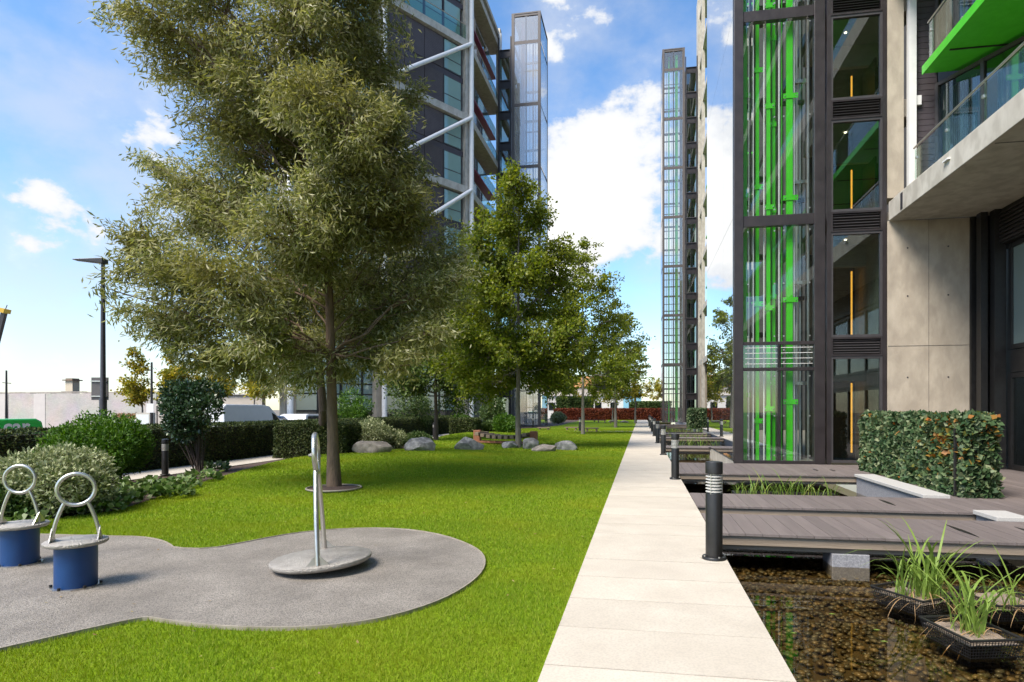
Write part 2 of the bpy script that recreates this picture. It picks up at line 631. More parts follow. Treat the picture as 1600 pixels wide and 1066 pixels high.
flat('ground', [(-13.5, XR - .02, -8, 95, -.06), (PW1 - .02, 60, -8, 95, -.06), (-1500, 1500, 95, 1800, -.32), (-1500, -13.5, -300, 95, -.32),
                (-13.5, 1500, -300, -8, -.06), (60, 1500, -8, 95, -.06)], M_SOIL)
flat('street', [(-42, -13.6, -40, 120, STREET)], M_ASPH)
flat('pavement', [(-15.2, -13.55, -40, 60, STREET + .1)], M_PAVE)
part_kerb = part('kerb', M_COPE, None, (-15.35, -15.2, -40, 60, STREET - .02, STREET + .104))
finish(part_kerb, kind='structure')

# --- left edge of the lawn
EDGE = [(-8, -9.6), (2, -9.4), (5, -9.0), (7.1, -8.2), (8.1, -7.9), (9.5, -8.35), (11.3, -8.8), (13.6, -9.35), (16.2, -9.95), (17.6, -9.6), (18.8, -9.0),
        (20.9, -8.5), (24, -9.3), (30.8, -10.3), (38, -11.6), (43, -12.0), (47, -10.2), (51, -8.4), (60, -7.6), (90, -8.5)]


def lawn_left(y):
    for (a, xa), (b, xb) in zip(EDGE, EDGE[1:]):
        if a <= y <= b: return xa + (xb - xa) * (y - a) / (b - a)
    return EDGE[-1][1]


m_lawn = mat('mown_grass', (.155, .245, .010), (.21, .295, .016), scale=.9, rough=.95, bump=1.0, bscale=70, detail=8, spec=.05, spots=(28, (.13, .22, .010), .6))
b = MB()
ys = list(np.arange(-8, 24, .5)) + list(np.arange(24, 90.1, 1.5))
NX = 26
for y in ys:
    xl = lawn_left(y)
    for i in range(NX + 1):
        x = xl + (XL - .004 - xl) * i / NX
        b.v.append((x, y, -.014 + hgt(x, y)))
for j in range(len(ys) - 1):
    for i in range(NX):
        k = j * (NX + 1) + i
        b.f.append((k, k + 1, k + NX + 2, k + NX + 1))
finish(b.build('lawn', m_lawn, smooth=True), kind='structure')
# planting bed between the lawn and the side path
b = MB()
for y in ys:
    for i in range(9):
        x = -11.0 + (lawn_left(y) + .25 + 11.0) * i / 8 if lawn_left(y) > -10.9 else -11.0 + .02 * i
        b.v.append((x, y, -.035 + hgt(x, y)))
for j in range(len(ys) - 1):
    for i in range(8):
        k = j * 9 + i
        b.f.append((k, k + 1, k + 10, k + 9))
finish(b.build('planting_bed', M_MULCH, smooth=True), kind='structure')
part('side_path', M_PAVE, None, (-12.25, -11.0, -8, 44, -.2, -.008))['kind'] = 'structure'
part('cross_path', M_SLAB, None, (-9.0, XL - .01, 42.6, 44.0, -.2, -.004))['kind'] = 'structure'

# --- garden path of big pale slabs
path = MB().box(XL + .02, XR - .03, -8, 90, -.5, -.042).build('path', M_JOINT)
path['kind'] = 'structure'
SL = .66
slab = MB().box(XL, XR, .005, SL - .005, -.05, 0).mesh('slab', M_SLAB)
for k in range(141):
    y = -2.33 + k * SL
    o = link_mesh('slab', slab, None, path, (0, y, random.uniform(-.002, .002)))

# --- play surface
def ground_poly(pix):
    return [tuple(G(x, y)[:2]) for x, y in pix]


PLAY = ground_poly([(-260, 838), (-60, 832), (60, 836), (170, 839), (217, 839.5), (248, 844), (265, 851), (272, 857.5), (326, 859), (380, 849), (430, 839), (480, 831.5), (540, 827),
                    (600, 826), (650, 829.5), (695, 838), (730, 850.5), (750, 862), (758, 874), (757, 887), (749, 900), (733, 914), (708, 930), (672, 946), (625, 961), (570, 973),
                    (510, 980), (450, 983), (390, 982.5), (335, 980), (280, 974), (245, 968.5), (230, 966), (200, 971.5), (150, 982), (80, 998), (0, 1016), (-110, 1042), (-260, 1060)])


def smooth_poly(p, it=1):
    for _ in range(it):
        q = []
        n = len(p)
        for i in range(n):
            a, c = Vector(p[i]), Vector(p[(i + 1) % n])
            q += [tuple(a * .75 + c * .25), tuple(a * .25 + c * .75)]
        p = q
    return p


PLAY = smooth_poly(PLAY, 1)
finish(MB().prism(PLAY, -.06, .006).build('play_surface', M_RUBR), kind='structure')
eb = MB()
n = len(PLAY)
for i in range(n):
    a, c = PLAY[i], PLAY[(i + 1) % n]
    eb.bar((a[0], a[1], -.012), (c[0], c[1], -.012), .013, .056)
finish(eb.build('play_surface_edging', M_EDGE), kind='structure')


def inside(poly, X, Y):
    r = np.zeros(len(X), bool)
    n = len(poly)
    for i in range(n):
        (x0, y0), (x1, y1) = poly[i], poly[(i + 1) % n]
        c = ((y0 > Y) != (y1 > Y)) & (X < (x1 - x0) * (Y - y0) / (y1 - y0 + 1e-12) + x0)
        r ^= c
    return r


# --- grass blades on the near lawn
def grass_band(d0, d1, dens, h, w):
    y0, y1 = d0 * .8, d1 * 1.25
    n = int(dens * 11 * (y1 - y0))
    X = rng.uniform(-11, XL - .012, n)
    Y = rng.uniform(y0, y1, n)
    c, s = math.cos(TH), math.sin(TH)
    D, Q = -X * s + Y * c, X * c + Y * s
    px = PX + F * Q / np.maximum(D, .1)
    left = np.interp(Y, [e[0] for e in EDGE], [e[1] for e in EDGE])
    keep = (D > d0) & (D <= d1) & (px > -140) & (px < 1100) & (X > left + .03) & ~inside(PLAY, X, Y)
    keep &= (np.hypot(X - TREE[0], Y - TREE[1]) > .42)
    X, Y = X[keep], Y[keep]
    n = len(X)
    Z = np.array([hgt(x, y) for x, y in zip(X, Y)]) - .016
    hh = h * rng.uniform(.55, 1.25, n)
    a = rng.uniform(0, 2 * PI, n)
    lean = rng.uniform(.1, .9, n) * hh
    la = rng.uniform(0, 2 * PI, n)
    dx, dy = np.cos(a) * w / 2, np.sin(a) * w / 2
    p0 = np.stack([X - dx, Y - dy, Z], 1)
    p1 = np.stack([X + dx, Y + dy, Z], 1)
    p2 = np.stack([X + np.cos(la) * lean, Y + np.sin(la) * lean, Z + hh], 1)
    return np.stack([p0, p1, p2], 1).reshape(-1, 3)


TREE = G(522, 767)
gv = np.concatenate([grass_band(2.9, 5.5, 9000, .034, .0045), grass_band(5.5, 8.5, 5200, .034, .0065), grass_band(8.5, 13, 2400, .036, .010),
                     grass_band(13, 22, 900, .038, .017),
                     grass_band(22, 48, 260, .045, .034)])
m_grass = leafmat('grass_blades', [(.11, .19, .008), (.17, .28, .010), (.23, .335, .016), (.30, .32, .05)], trans=.33, rough=.7, patch=(.275, .315, .018), patch_scale=.7)
o = link_mesh('grass', poly_mesh('grass', gv, 3), m_grass)
finish(o, 'short mown bright green grass covering the near lawn', 'grass', kind='stuff')

# --- a few fallen leaves
nf = 150
fx, fy = rng.uniform(-8.5, .7, nf), 3.2 + 14 * rng.uniform(0, 1, nf) ** 1.3
fz = np.array([hgt(x, y) for x, y in zip(fx, fy)]) + np.where(fx > XL - .01, .006, np.where(inside(PLAY, fx, fy), .014, .022))
keep = ~((fx > XL) & (rng.uniform(0, 1, nf) < .8))
fp = np.stack([fx, fy, fz], 1)[keep]
fa = rng.uniform(0, 2 * PI, len(fp))
fd = np.stack([np.cos(fa), np.sin(fa), np.zeros(len(fp))], 1)
fs = np.stack([-fd[:, 1], fd[:, 0], np.zeros(len(fp)) + .15], 1)
fl = rng.uniform(.03, .06, len(fp))[:, None]
fq = np.stack([fp, fp + fd * fl * .5 + fs * fl * .2, fp + fd * fl + np.array([0, 0, .006]), fp + fd * fl * .5 - fs * fl * .12], 1)
o = link_mesh('fallen_leaves', poly_mesh('fallen_leaves', fq, 4), leafmat('fallen_leaf', [(.30, .20, .06), (.16, .09, .03), (.36, .30, .10), (.10, .07, .04)], trans=0))
finish(o, 'scattered fallen leaves lying on the lawn and the play surface', 'leaves', kind='stuff')

# --- pool
flat('pool_floor', [(XR - .02, PW0 + .02, -8, 95, -.52)], mat('pool_bed', (.05, .035, .012), (.10, .068, .02), scale=2, rough=.9))
m_water = bpy.data.materials.new('pond_water')
m_water.use_nodes = True
N, L = m_water.node_tree.nodes, m_water.node_tree.links
N.remove(N['Principled BSDF'])
fr = N.new('ShaderNodeFresnel'); fr.inputs[0].default_value = 1.38
tr = N.new('ShaderNodeBsdfTransparent'); tr.inputs[0].default_value = (.80, .72, .53, 1)
gl = N.new('ShaderNodeBsdfGlossy'); gl.inputs['Roughness'].default_value = .015
nz = N.new('ShaderNodeTexNoise'); nz.inputs['Scale'].default_value = 3.5; nz.inputs['Detail'].default_value = 2
tcw = N.new('ShaderNodeTexCoord'); L.new(tcw.outputs['Object'], nz.inputs['Vector'])
bp = N.new('ShaderNodeBump'); bp.inputs['Strength'].default_value = .05; bp.inputs['Distance'].default_value = .01
L.new(nz.outputs['Fac'], bp.inputs['Height'])
L.new(bp.outputs[0], gl.inputs['Normal']); L.new(bp.outputs[0], fr.inputs['Normal'])
ms = N.new('ShaderNodeMixShader')
L.new(fr.outputs[0], ms.inputs[0]); L.new(tr.outputs[0], ms.inputs[1]); L.new(gl.outputs[0], ms.inputs[2])
L.new(ms.outputs[0], N['Material Output'].inputs['Surface'])
flat('water', [(XR - .02, PW0 + .02, -8, 95, WZ)], m_water)
part('pool_wall', M_GRAN, None, *[(XR - .028, XR - .004, y + .006, y + 1.494, -.6, -.052) for y in np.arange(-8, 88, 1.5)])['kind'] = 'structure'
wall_secs = [(-8, 7.72), (9.24, 9.86), (11.44, 14.88), (26.2, 90)]
for i, (y0, y1) in enumerate(wall_secs):
    w = part('pool_wall', M_GRAN, None, (PW0 + .03, PW1, y0, y1, -.6, .0))
    w['kind'] = 'structure'
    y = y0
    k = 0
    while y < y1 - .05:
        l = min(1.1, y1 - y)
        part('coping', M_COPE, w, (PW0 - .02, PW1 + .01, y + .004, y + l - .004, .002, .062), bevel=.006)
        y += l
        k += 1
        if k > 30: break

# pebbles on the pool floor
t = (1 + 5 ** .5) / 2
ico = unit(np.array([(-1, t, 0), (1, t, 0), (-1, -t, 0), (1, -t, 0), (0, -1, t), (0, 1, t), (0, -1, -t), (0, 1, -t), (t, 0, -1), (t, 0, 1), (-t, 0, -1), (-t, 0, 1)], float))
icof = [(0, 11, 5), (0, 5, 1), (0, 1, 7), (0, 7, 10), (0, 10, 11), (1, 5, 9), (5, 11, 4), (11, 10, 2), (10, 7, 6), (7, 1, 8), (3, 9, 4), (3, 4, 2), (3, 2, 6), (3, 6, 8), (3, 8, 9),
        (4, 9, 5), (2, 4, 11), (6, 2, 10), (8, 6, 7), (9, 8, 1)]
b = MB()
vv, ff = [], []
npb = 17000
Xp = rng.uniform(XR + .01, PW0, npb)
Yp = 1.8 + 13 * rng.uniform(0, 1, npb) ** 1.7
for k in range(npb):
    a = rng.uniform(0, 2 * PI)
    s = rng.uniform(.016, .038) * np.array([1.25, .85, .55])
    q = ico * s * rng.uniform(.82, 1.15, (12, 1))
    ca, sa = math.cos(a), math.sin(a)
    base = k * 12
    vv.append(np.stack([q[:, 0] * ca - q[:, 1] * sa + Xp[k], q[:, 0] * sa + q[:, 1] * ca + Yp[k], q[:, 2] - .51 + rng.uniform(0, .03)], 1))
    ff += [(i + base, j + base, l + base) for i, j, l in icof]
me = bpy.data.meshes.new('pebbles')
me.from_pydata(np.concatenate(vv).tolist(), [], ff)
me.shade_smooth()
m_peb = leafmat('wet_pebbles', [(.05, .042, .022), (.13, .095, .04), (.08, .08, .06), (.24, .175, .085), (.15, .15, .115), (.06, .05, .038)], trans=0, rough=.3, spec=.5)
o = link_mesh('pebbles', me, m_peb)
finish(o, 'rounded brown and olive pebbles lying on the floor of the shallow pool', 'pebbles', kind='stuff')


# --- timber bridges and decks of single boards
def deck(name, label, x0, x1, y0, y1, bw=.2, boards=True, group=None, slots=(), cat='footbridge', top=.012):
    t_ = thing(name, label, cat, ((x0 + x1) / 2, (y0 + y1) / 2, 0), group=group)
    part('frame', M_FASC, t_, (x0 + .01, x1, y0 + .035, y0 + .10, -.135, top - .032), (x0 + .01, x1, y1 - .10, y1 - .035, -.135, top - .032),
         (x0 + .01, x1, (y0 + y1) / 2 - .04, (y0 + y1) / 2 + .04, -.135, top - .032))
    part('soffit_beam', M_FASC, t_, (x0 + .01, x1, y0 + .10, y0 + .17, -.20, -.13))
    nb = int(round((x1 - x0) / bw))
    bw = (x1 - x0) / nb
    bm_ = MB().box(.003, bw - .003, y0 - (y0 + y1) / 2, y1 - (y0 + y1) / 2, -.03, 0).mesh('board', M_DECK)
    for i in range(nb):
        link_mesh('board', bm_, None, t_, (x0 + i * bw, (y0 + y1) / 2, top + random.uniform(-.0015, .0015)))
    for (sx, sy, l) in slots:
        q = MB()
        pts = []
        for s_ in range(17):
            u = s_ / 16
            pts.append((sx - .035 * math.sin(PI * u), sy - l / 2 + l * u))
        for s_ in range(15, 0, -1):
            u = s_ / 16
            pts.append((sx + .035 * math.sin(PI * u), sy - l / 2 + l * u))
        q.prism(pts, top - .01, top + .006).build('light_slot', M_BLACK, t_)
    return t_


deck('footbridge', 'nearest dark plank footbridge crossing the pool behind the tall bollard', XR + .004, PW1, 7.75, 9.2, slots=((3.95, 8.4, .8), (4.75, 8.4, .8)))
deck('footbridge', 'second dark plank footbridge, just behind the nearest one', XR + .004, PW1, 9.9, 11.4, slots=((3.95, 10.75, .7),))
deck('entrance_deck', 'dark plank deck in front of the green glass lift shaft', XR + .004, PW1, 14.92, 17.86, cat='deck', slots=((4.3, 16.2, .5), (4.7, 16.2, .5)))
deck('entrance_deck', 'broad dark deck between the ivy hedge and the glazed entrance', PW1 + .01, 9.4, 3.0, 17.86, cat='deck', top=.01)
for k, (y0, y1) in enumerate(((24.9, 26.2), (33.2, 34.6), (39.2, 40.6), (56.0, 57.4), (61.5, 63))):
    deck('footbridge', ['narrow footbridge alongside the grey mirrored wall of the near lift shaft', 'footbridge just beyond the mirrored wall, between two reed beds',
                        'footbridge behind the second reed bed', 'far footbridge level with the distant ivy block', 'farthest footbridge before the distant green lift shaft'][k],
         XR + .004, PW0, y0, y1, bw=.3)
part('pier_block', M_GRAN, None, (2.26, 2.68, 7.80, 8.2, -.6, -.205), bevel=.008)
finish(bpy.data.objects['pier_block'], 'square grey granite block standing in the water under the nearest bridge', 'stone block')

# ================================================================== BUILDINGS
def lift_tower(name, label, x_out, x_in, y0, y1, levels, top, accent, near, group):
    """glazed steel lift shaft; x_out is the side towards the garden path"""
    s = 1 if x_in > x_out else -1
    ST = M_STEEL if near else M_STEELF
    t_ = thing(name, label, 'lift shaft', ((x_out + x_in) / 2, (y0 + y1) / 2, 0), group=group)
    X = lambda u: x_out + s * u

    def bx(u0, u1, a, b_, z0, z1):
        return (min(X(u0), X(u1)), max(X(u0), X(u1)), a, b_, z0, z1)

    W = abs(x_in - x_out)
    cw = .25
    for (u0, u1) in ((0, cw), (W - .28, W)):
        part('column', ST, t_, bx(u0, u1, y0, y0 + .22, 0, top), bevel=.01 if near else 0)
        part('column', ST, t_, bx(u0, u1, y1 - .22, y1, 0, top))
    part('plinth', ST, t_, bx(cw, W - .28, y0 + .02, y0 + .2, .0, .09))
    if near:
        part('base_slab', M_CONC2, t_, bx(.02, W, y0 + .2, y1 + .1, -.6, .03))
    lv = [.09] + list(levels) + ([top] if levels[-1] < top - .5 else [])
    for i, z in enumerate(lv[1:]):
        big = z > 5
        h = .30 if big else .09
        if z >= top: h = .2
        part('beam', ST, t_, bx(cw, W - .28, y0 + .03, y0 + .2, z - h, z), bevel=.006 if near else 0)
        if big: part('beam', ST, t_, bx(.06, .2, y0 + .22, y1 - .22, z - h, z), bx(W - .2, W - .06, y0 + .22, y1 - .22, z - h, z))
    part('mullion', ST, t_, bx(W / 2 - .06, W / 2 + .06, y0 + .05, y0 + .19, .09, lv[2] if near else top))
    for i in range(len(lv) - 1):
        z0, z1 = lv[i], lv[i + 1] - (.30 if lv[i + 1] > 5 else .09)
        halves = ((cw, W / 2 - .003), (W / 2 + .003, W - .28))
        for (u0, u1) in halves:
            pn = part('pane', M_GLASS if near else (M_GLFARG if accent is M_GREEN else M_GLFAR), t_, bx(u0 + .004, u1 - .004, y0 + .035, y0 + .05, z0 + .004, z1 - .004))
            if near and 2.6 < z0 < 3:        # glass louvre blades in the band over the door height
                for q in range(4):
                    part('glass_louvre', M_WHITE, t_, bx(u0 + .05, u1 - .05, y0 - .01, y0 + .03, z0 + .1 + q * .15, z0 + .112 + q * .15))
            if near:
                fit = MB()
                for uu in (u0 + .12, u1 - .12):
                    for zz in ([z0 + .15, z1 - .15] if z1 - z0 < 1.5 else [z0 + .15, (z0 + z1) / 2, z1 - .15]):
                        fit.tube([(X(uu), y0 + .036, zz), (X(uu), y0 + .015, zz)], .022, 8)
                fit.build('glass_fixing', M_INOX, pn)
        # mirrored flank towards the path
        zs0, zs1 = lv[i], lv[i + 1]
        if near:
            for (a, b_) in ((y0 + .23, y0 + 2.3), (y0 + 2.31, y1 + .9)):
                part('flank_panel', M_MIRR, t_, bx(-.012, .02, a, b_, zs0 + .006, zs1 - .006))
        else:
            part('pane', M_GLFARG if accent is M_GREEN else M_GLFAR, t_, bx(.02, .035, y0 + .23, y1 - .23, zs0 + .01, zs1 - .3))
    # guide rails
    uW = W / 2.45
    rails = ((.38, .50, .11), (.74, .58, .10), (1.02, .42, .11), (1.20, .60, .09), (1.58, .32, .17)) if near else ((1.55, .5, .30), (.75, .8, .14))
    for k, (u, dv, w) in enumerate(rails):
        part('guide_rail', accent, t_, bx(u * uW - w / 2, u * uW + w / 2, y0 + dv, y0 + dv + .1, .03, top - .4), bevel=.006 if near else 0)
        if near:
            br, bo = MB(), MB()
            for z in np.arange((1.95, 1.2, 1.55, 2.3, 1.75)[k], top, (2.9, 3.4, 2.9, 2.5, 2.9)[k]):
                br.box(*bx(u - (.14 if k < 4 else .2), u + (.14 if k < 4 else .2), y0 + dv - .02, y0 + dv - .004, z - .07, z + .07))
                for e in ((-.11, .11) if k < 4 else (-.15, .15)): bo.tube([(X(u + e), y0 + dv - .02, z), (X(u + e), y0 + dv - .035, z)], .02, 8)
            bk = br.build('rail_bracket', accent, t_)
            bo.build('bolt', M_INOX, bk)
    rods = ((.33, 1.0, .03, M_WHITE), (.53, .4, .025, ST), (.70, 1.6, .05, ST), (1.03, 2.2, .05, M_WHITE), (1.27, .45, .04, ST), (1.46, .7, .06, ST), (1.50, 1.9, .05, M_WHITE),
            (1.76, .6, .05, M_INOX), (1.84, 1.2, .07, M_INOX), (1.93, 1.0, .05, M_WHITE), (2.00, 1.7, .06, M_INOX), (2.08, 1.2, .05, M_WHITE), (.60, 2.8, .1, ST), (.9, 3.4, .06, M_WHITE), (1.2, 3.6, .08, ST), (.46, .35, .02, M_WHITE), (.60, .45, .03, M_WHITE), (.88, .36, .03, M_WHITE), (1.11, .9, .04, M_WHITE), (1.30, .38, .03, M_WHITE), (1.72, .40, .03, M_WHITE), (2.13, .5, .05, M_INOX), (.30, .6, .04, M_GREEN), (1.41, .55, .03, M_GREEN)) if near \
        else ((.5, .5, .05, ST), (1.1, 1.2, .05, M_INOX), (1.95, .8, .08, ST), (1.8, 1.6, .08, M_WHITE))
    for (u, dv, w, mm) in rods:
        part('cable_rod', mm, t_, bx(u * uW - w / 2, u * uW + w / 2, y0 + dv, y0 + dv + w, .03, top - .3))
    z = 1.2 if not near else 4.3
    while z < top - .5:
        part('cross_bar', ST, t_, bx(.2, W - .2, y1 - .5, y1 - .35, z - .1, z + .1))
        part('cross_bar', ST, t_, bx(.25, W - .28, y0 + 1.05, y0 + 1.13, z + .45, z + .57))
        if not near and accent is M_GREEN:
            part('cross_bar', ST, t_, bx(.25, W - .28, y0 + .5, y0 + .56, z + 1.2, z + 1.27))
        z += 2.9
    if near:
        br = MB()
        z = .3
        k = 0
        while z < top - 3:
            a, c_ = (.3, W - .3) if k % 2 else (W - .3, .3)
            br.bar((X(a), y1 - .3, z), (X(c_), y1 - .3, z + 5.6), .09, .09, (0, 1, 0))
            z += 5.8
            k += 1
        br.build('reflected_diagonals', M_CONC2, t_)  # pale diagonals modelled as bars, standing in for reflections in the shaft glass
        # lift machinery by the wall: counterweight frame and landing door operators
        part('counterweight_frame', ST, t_, bx(1.72, 1.78, y0 + 1.4, y0 + 1.5, .03, top - .5), bx(2.12, 2.17, y0 + 1.4, y0 + 1.5, .03, top - .5))
        for z in np.arange(2.25, top - 1, 2.95):
            part('door_operator', M_INOX, t_, bx(1.70, 2.16, y0 + .9, y0 + 1.0, z, z + .10), bx(1.74, 1.80, y0 + .86, y0 + .93, z - .95, z - .02))
    part('roof_cap', ST, t_, bx(0, W, y0, y1, top, top + .12))
    return t_


def link_bay(name, label, x0, x1, y0, depth, sills, near, top, lamp=True, flip=False, group=None):
    """stack of lobby windows with louvres between lift shaft and flats"""
    t_ = thing(name, label, 'lobby', ((x0 + x1) / 2, y0 + depth / 2, 0), group=group)
    part('window_post', M_STEEL, t_, (x0, x0 + .10, y0, y0 + .16, 0, top))
    part('window_post', M_STEEL, t_, (x1 - .10, x1, y0, y0 + .16, 0, top))
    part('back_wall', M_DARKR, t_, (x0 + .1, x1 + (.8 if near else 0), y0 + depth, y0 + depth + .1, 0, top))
    for i in range(len(sills) - 1):
        z0, z1 = sills[i][1], sills[i + 1][0]
        w = part('window_frame', M_FRAME, t_, (x0 + .1, x1 - .1, y0 + .02, y0 + .13, z0, z0 + .07), (x0 + .1, x1 - .1, y0 + .02, y0 + .13, z1 - .07, z1),
                 (x0 + .1, x0 + .16, y0 + .02, y0 + .13, z0 + .07, z1 - .07), (x1 - .16, x1 - .1, y0 + .02, y0 + .13, z0 + .07, z1 - .07))
        part('pane', M_GLWIN if near else M_GLWIN, w, (x0 + .16, x1 - .16, y0 + .07, y0 + .085, z0 + .07, z1 - .07))
        l0, l1 = sills[i + 1]
        lf = part('louvre', M_STEEL, t_, (x0 + .1, x1 - .1, y0 + .10, y0 + .14, l0, l1), (x0 + .1, x0 + .15, y0 + .0, y0 + .1, l0, l1), (x1 - .15, x1 - .1, y0 + .0, y0 + .1, l0, l1),
                  (x0 + .15, x1 - .15, y0, y0 + .1, l0, l0 + .05), (x0 + .15, x1 - .15, y0, y0 + .1, l1 - .05, l1))
        if near:
            sm = MB()
            sm.bar((x0 + .155, y0 + .055, 0), (x1 - .155, y0 + .055, 0), .07, .012, (0, -.6, 1))
            org = Vector((0, 0, 0))
            me_ = sm.mesh('slat', M_FRAME, ORG[t_] * 1 + Vector((0, 0, -0)))
            for q in range(6):
                o_ = link_mesh('slat', me_, None, lf)
                o_.location = (0, 0, l0 + .095 + q * (l1 - l0 - .17) / 5 + ORG[t_].z)
        part('floor_slab', M_ROOM, t_, (x0 + .02, x1 + (.8 if near else -.02), y0 + .18, y0 + depth, l0 + .02, l1 - .04))
        if near:
            # a dropped ceiling edge, a lit strip on the far wall and the side wall of the lobby
            part('ceiling_bulkhead', M_ROOM, t_, (x0 + .1, x1 + .8, y0 + 1.6, y0 + 1.75, l0 - .62, l0 + .02))
            part('side_screen', M_FRAME, t_, (x1 + .12, x1 + .17, y0 + 1.2, y0 + 2.2, z0, l0 - .62))
            if i < 4:
                part('strip_lamp', M_LITW, t_, (x0 + 1.27, x0 + 1.305, y0 + 2.05, y0 + 2.1, z0 + (.15 if i == 0 else .02), l0 - .66))
                dl = MB()
                dl.tube([(x0 + .75, y0 + .9, l0 + .018), (x0 + .75, y0 + .9, l0 + .0)], .035, 10)
                dl.build('downlight', glowmat, t_)
    return t_


glowmat = glow('downlight_glow', (1, .8, .55), 4.0)
TOPN = 30.0
LV = [2.71, 3.44, 7.0, 12.8, 18.6, 24.4]
lift_tower('glazed_lift_shaft', 'near glass lift shaft with bright green rails in a dark steel frame', 2.60, 5.02, 17.95, 24.2, LV, TOPN, M_GREEN, True, 'glazed lift shafts')
SILLN = [(0, .06), (3.0, 3.52), (6.42, 6.98), (9.52, 10.06), (12.4, 12.92), (15.3, 15.84), (18.2, 18.74), (21.1, 21.64)]
link_bay('lobby_windows', 'near stack of lobby windows with dark louvres beside the green lift shaft', 5.06, 6.58, 17.92, 2.6, SILLN, True, TOPN, group='lobby window stacks')

# ---------------- near block on the right
nb = thing('apartment_building', 'near block of flats with concrete pier and balconies over the entrance deck', 'building', (8.5, 17.0, 0))
ZS0, ZS1 = 6.65, 7.28
part('pier', M_CONC, nb, (6.6, 8.62, 17.92, 20.5, 0, ZS0), bevel=.01)
jt = MB()
for z in (3.25, 1.35): jt.box(6.61, 8.61, 17.912, 17.93, z, z + .006)
for x in (7.62,): jt.box(x, x + .005, 17.914, 17.93, 0, ZS0)
jt.build('shutter_joint', M_FRAME, nb)
th_ = MB()
for (x, z) in ((7.1, 2.4), (8.1, 2.4), (7.1, 4.6), (8.1, 4.6), (7.1, 5.9), (8.1, 5.9), (7.1, .6), (8.1, .6)): th_.tube([(x, 17.925, z), (x, 17.912, z)], .022, 10)
th_.build('tie_hole', M_FRAME, nb)
part('upper_pillar', M_CONC, nb, (6.6, 7.02, 17.94, 18.5, ZS1, 30), bevel=.01)
part('white_post', M_WHITE, nb, (7.12, 7.30, 17.86, 18.04, ZS1, 30))
for i, (x, w) in enumerate(((8.68, .16), (8.90, .26))):
    part('steel_post', M_BLACK, nb, (x, x + w, 17.5 - .2 * i, 17.72 - .2 * i, 0, ZS0))
part('post_shoe', M_BLACK, nb, (8.84, 9.22, 17.22, 17.60, .012, .03))
# dark slatted wall behind the white post, slat by slat
for z in np.arange(ZS1 + .02, 14.0, .16):
    part('cladding_slat', M_SLAT, nb, (7.3, 7.86, 18.0, 18.03, z + .004, z + .152))
part('cladding_backing', M_BLACK, nb, (7.3, 7.9, 18.035, 18.2, ZS1, 30))
part('wall_box', M_WHITE, nb, (7.3, 7.44, 17.9, 17.99, 9.75, 10.0))
# first floor balcony: a heavy concrete slab running towards the viewer
YB = -14
slabp = part('balcony_slab', M_CONC2, nb, (6.62, 10.5, YB, 17.90, ZS0, ZS1 - .12), (6.74, 10.5, YB, 17.90, ZS1 - .12, ZS1), bevel=.008)
part('slab_notch', M_STEEL, slabp, (6.608, 6.64, 17.0, 17.12, ZS0 + .05, ZS1 - .16))
part('soffit_joint', M_FRAME, slabp, (6.7, 10, 13.0, 13.03, ZS0 - .006, ZS0 + .002), (6.7, 10, 8.0, 8.03, ZS0 - .006, ZS0 + .002))
part('soffit_lamp', M_WHITE, slabp, (6.68, 6.82, 14.6, 14.74, ZS1 - .30, ZS1 - .25), (6.56, 6.62, 14.55, 14.79, ZS1 - .30, ZS1 - .27))


def balustrade(parent, x, ya, yb, z, pane_w=1.55):
    y = ya
    while y > yb + .1:
        y2 = max(yb, y - pane_w)
        g_ = part('balustrade_glass', M_GLBAL, parent, (x, x + .018, y2 + .02, y - .02, z + .03, z + 1.0))
        part('clamp', M_INOX, g_, (x - .02, x + .04, y - .16, y - .10, z - .02, z + .12), (x - .02, x + .04, y - .16, y - .10, z + .74, z + .80),
             (x + .03, x + .06, y - .15, y - .12, z, z + 1.08))
        y = y2
    MB().tube([(x + .03, ya + .1, z + 1.1), (x + .03, yb, z + 1.1)], .025, 10).build('handrail', M_INOX, parent, smooth=True)


balustrade(nb, 7.02, 17.3, 2.0, ZS1)
# glazing behind the balcony: a slanted bay, then along the block
SL_A, SL_B = (7.86, 17.95), (9.0, 15.8)


def glazed_wall(parent, a, b_, z0, z1, n, pane_m, frame_m=M_FRAME, fw=.09, transom=None):
    a, b_ = Vector((a[0], a[1], 0)), Vector((b_[0], b_[1], 0))
    d = (b_ - a).normalized()
    nn = Vector((d.y, -d.x, 0))
    if nn.dot(Vector((0, 0, 0)) - a) < 0: nn = -nn
    for i in range(n + 1):
        p = a + (b_ - a) * i / n
        q = MB()
        q.bar((p.x, p.y, z0), (p.x, p.y, z1), fw, .12, tuple(nn))
        q.build('mullion', frame_m, parent)
    for i in range(n):
        p, r = a + (b_ - a) * i / n + d * fw / 2, a + (b_ - a) * (i + 1) / n - d * fw / 2
        MB().bar((p.x, p.y, z0 + fw / 2), (r.x, r.y, z0 + fw / 2), .10, fw).build('sill', frame_m, parent)
        wo_ = MB().bar((p.x, p.y, z1 - fw / 2), (r.x, r.y, z1 - fw / 2), .10, fw).build('window_head', frame_m, parent)
        g_ = MB()
        g_.bar((p.x, p.y, (z0 + z1) / 2), (r.x, r.y, (z0 + z1) / 2), .012, z1 - z0 - fw * 2)
        g_.build('pane', pane_m, wo_)


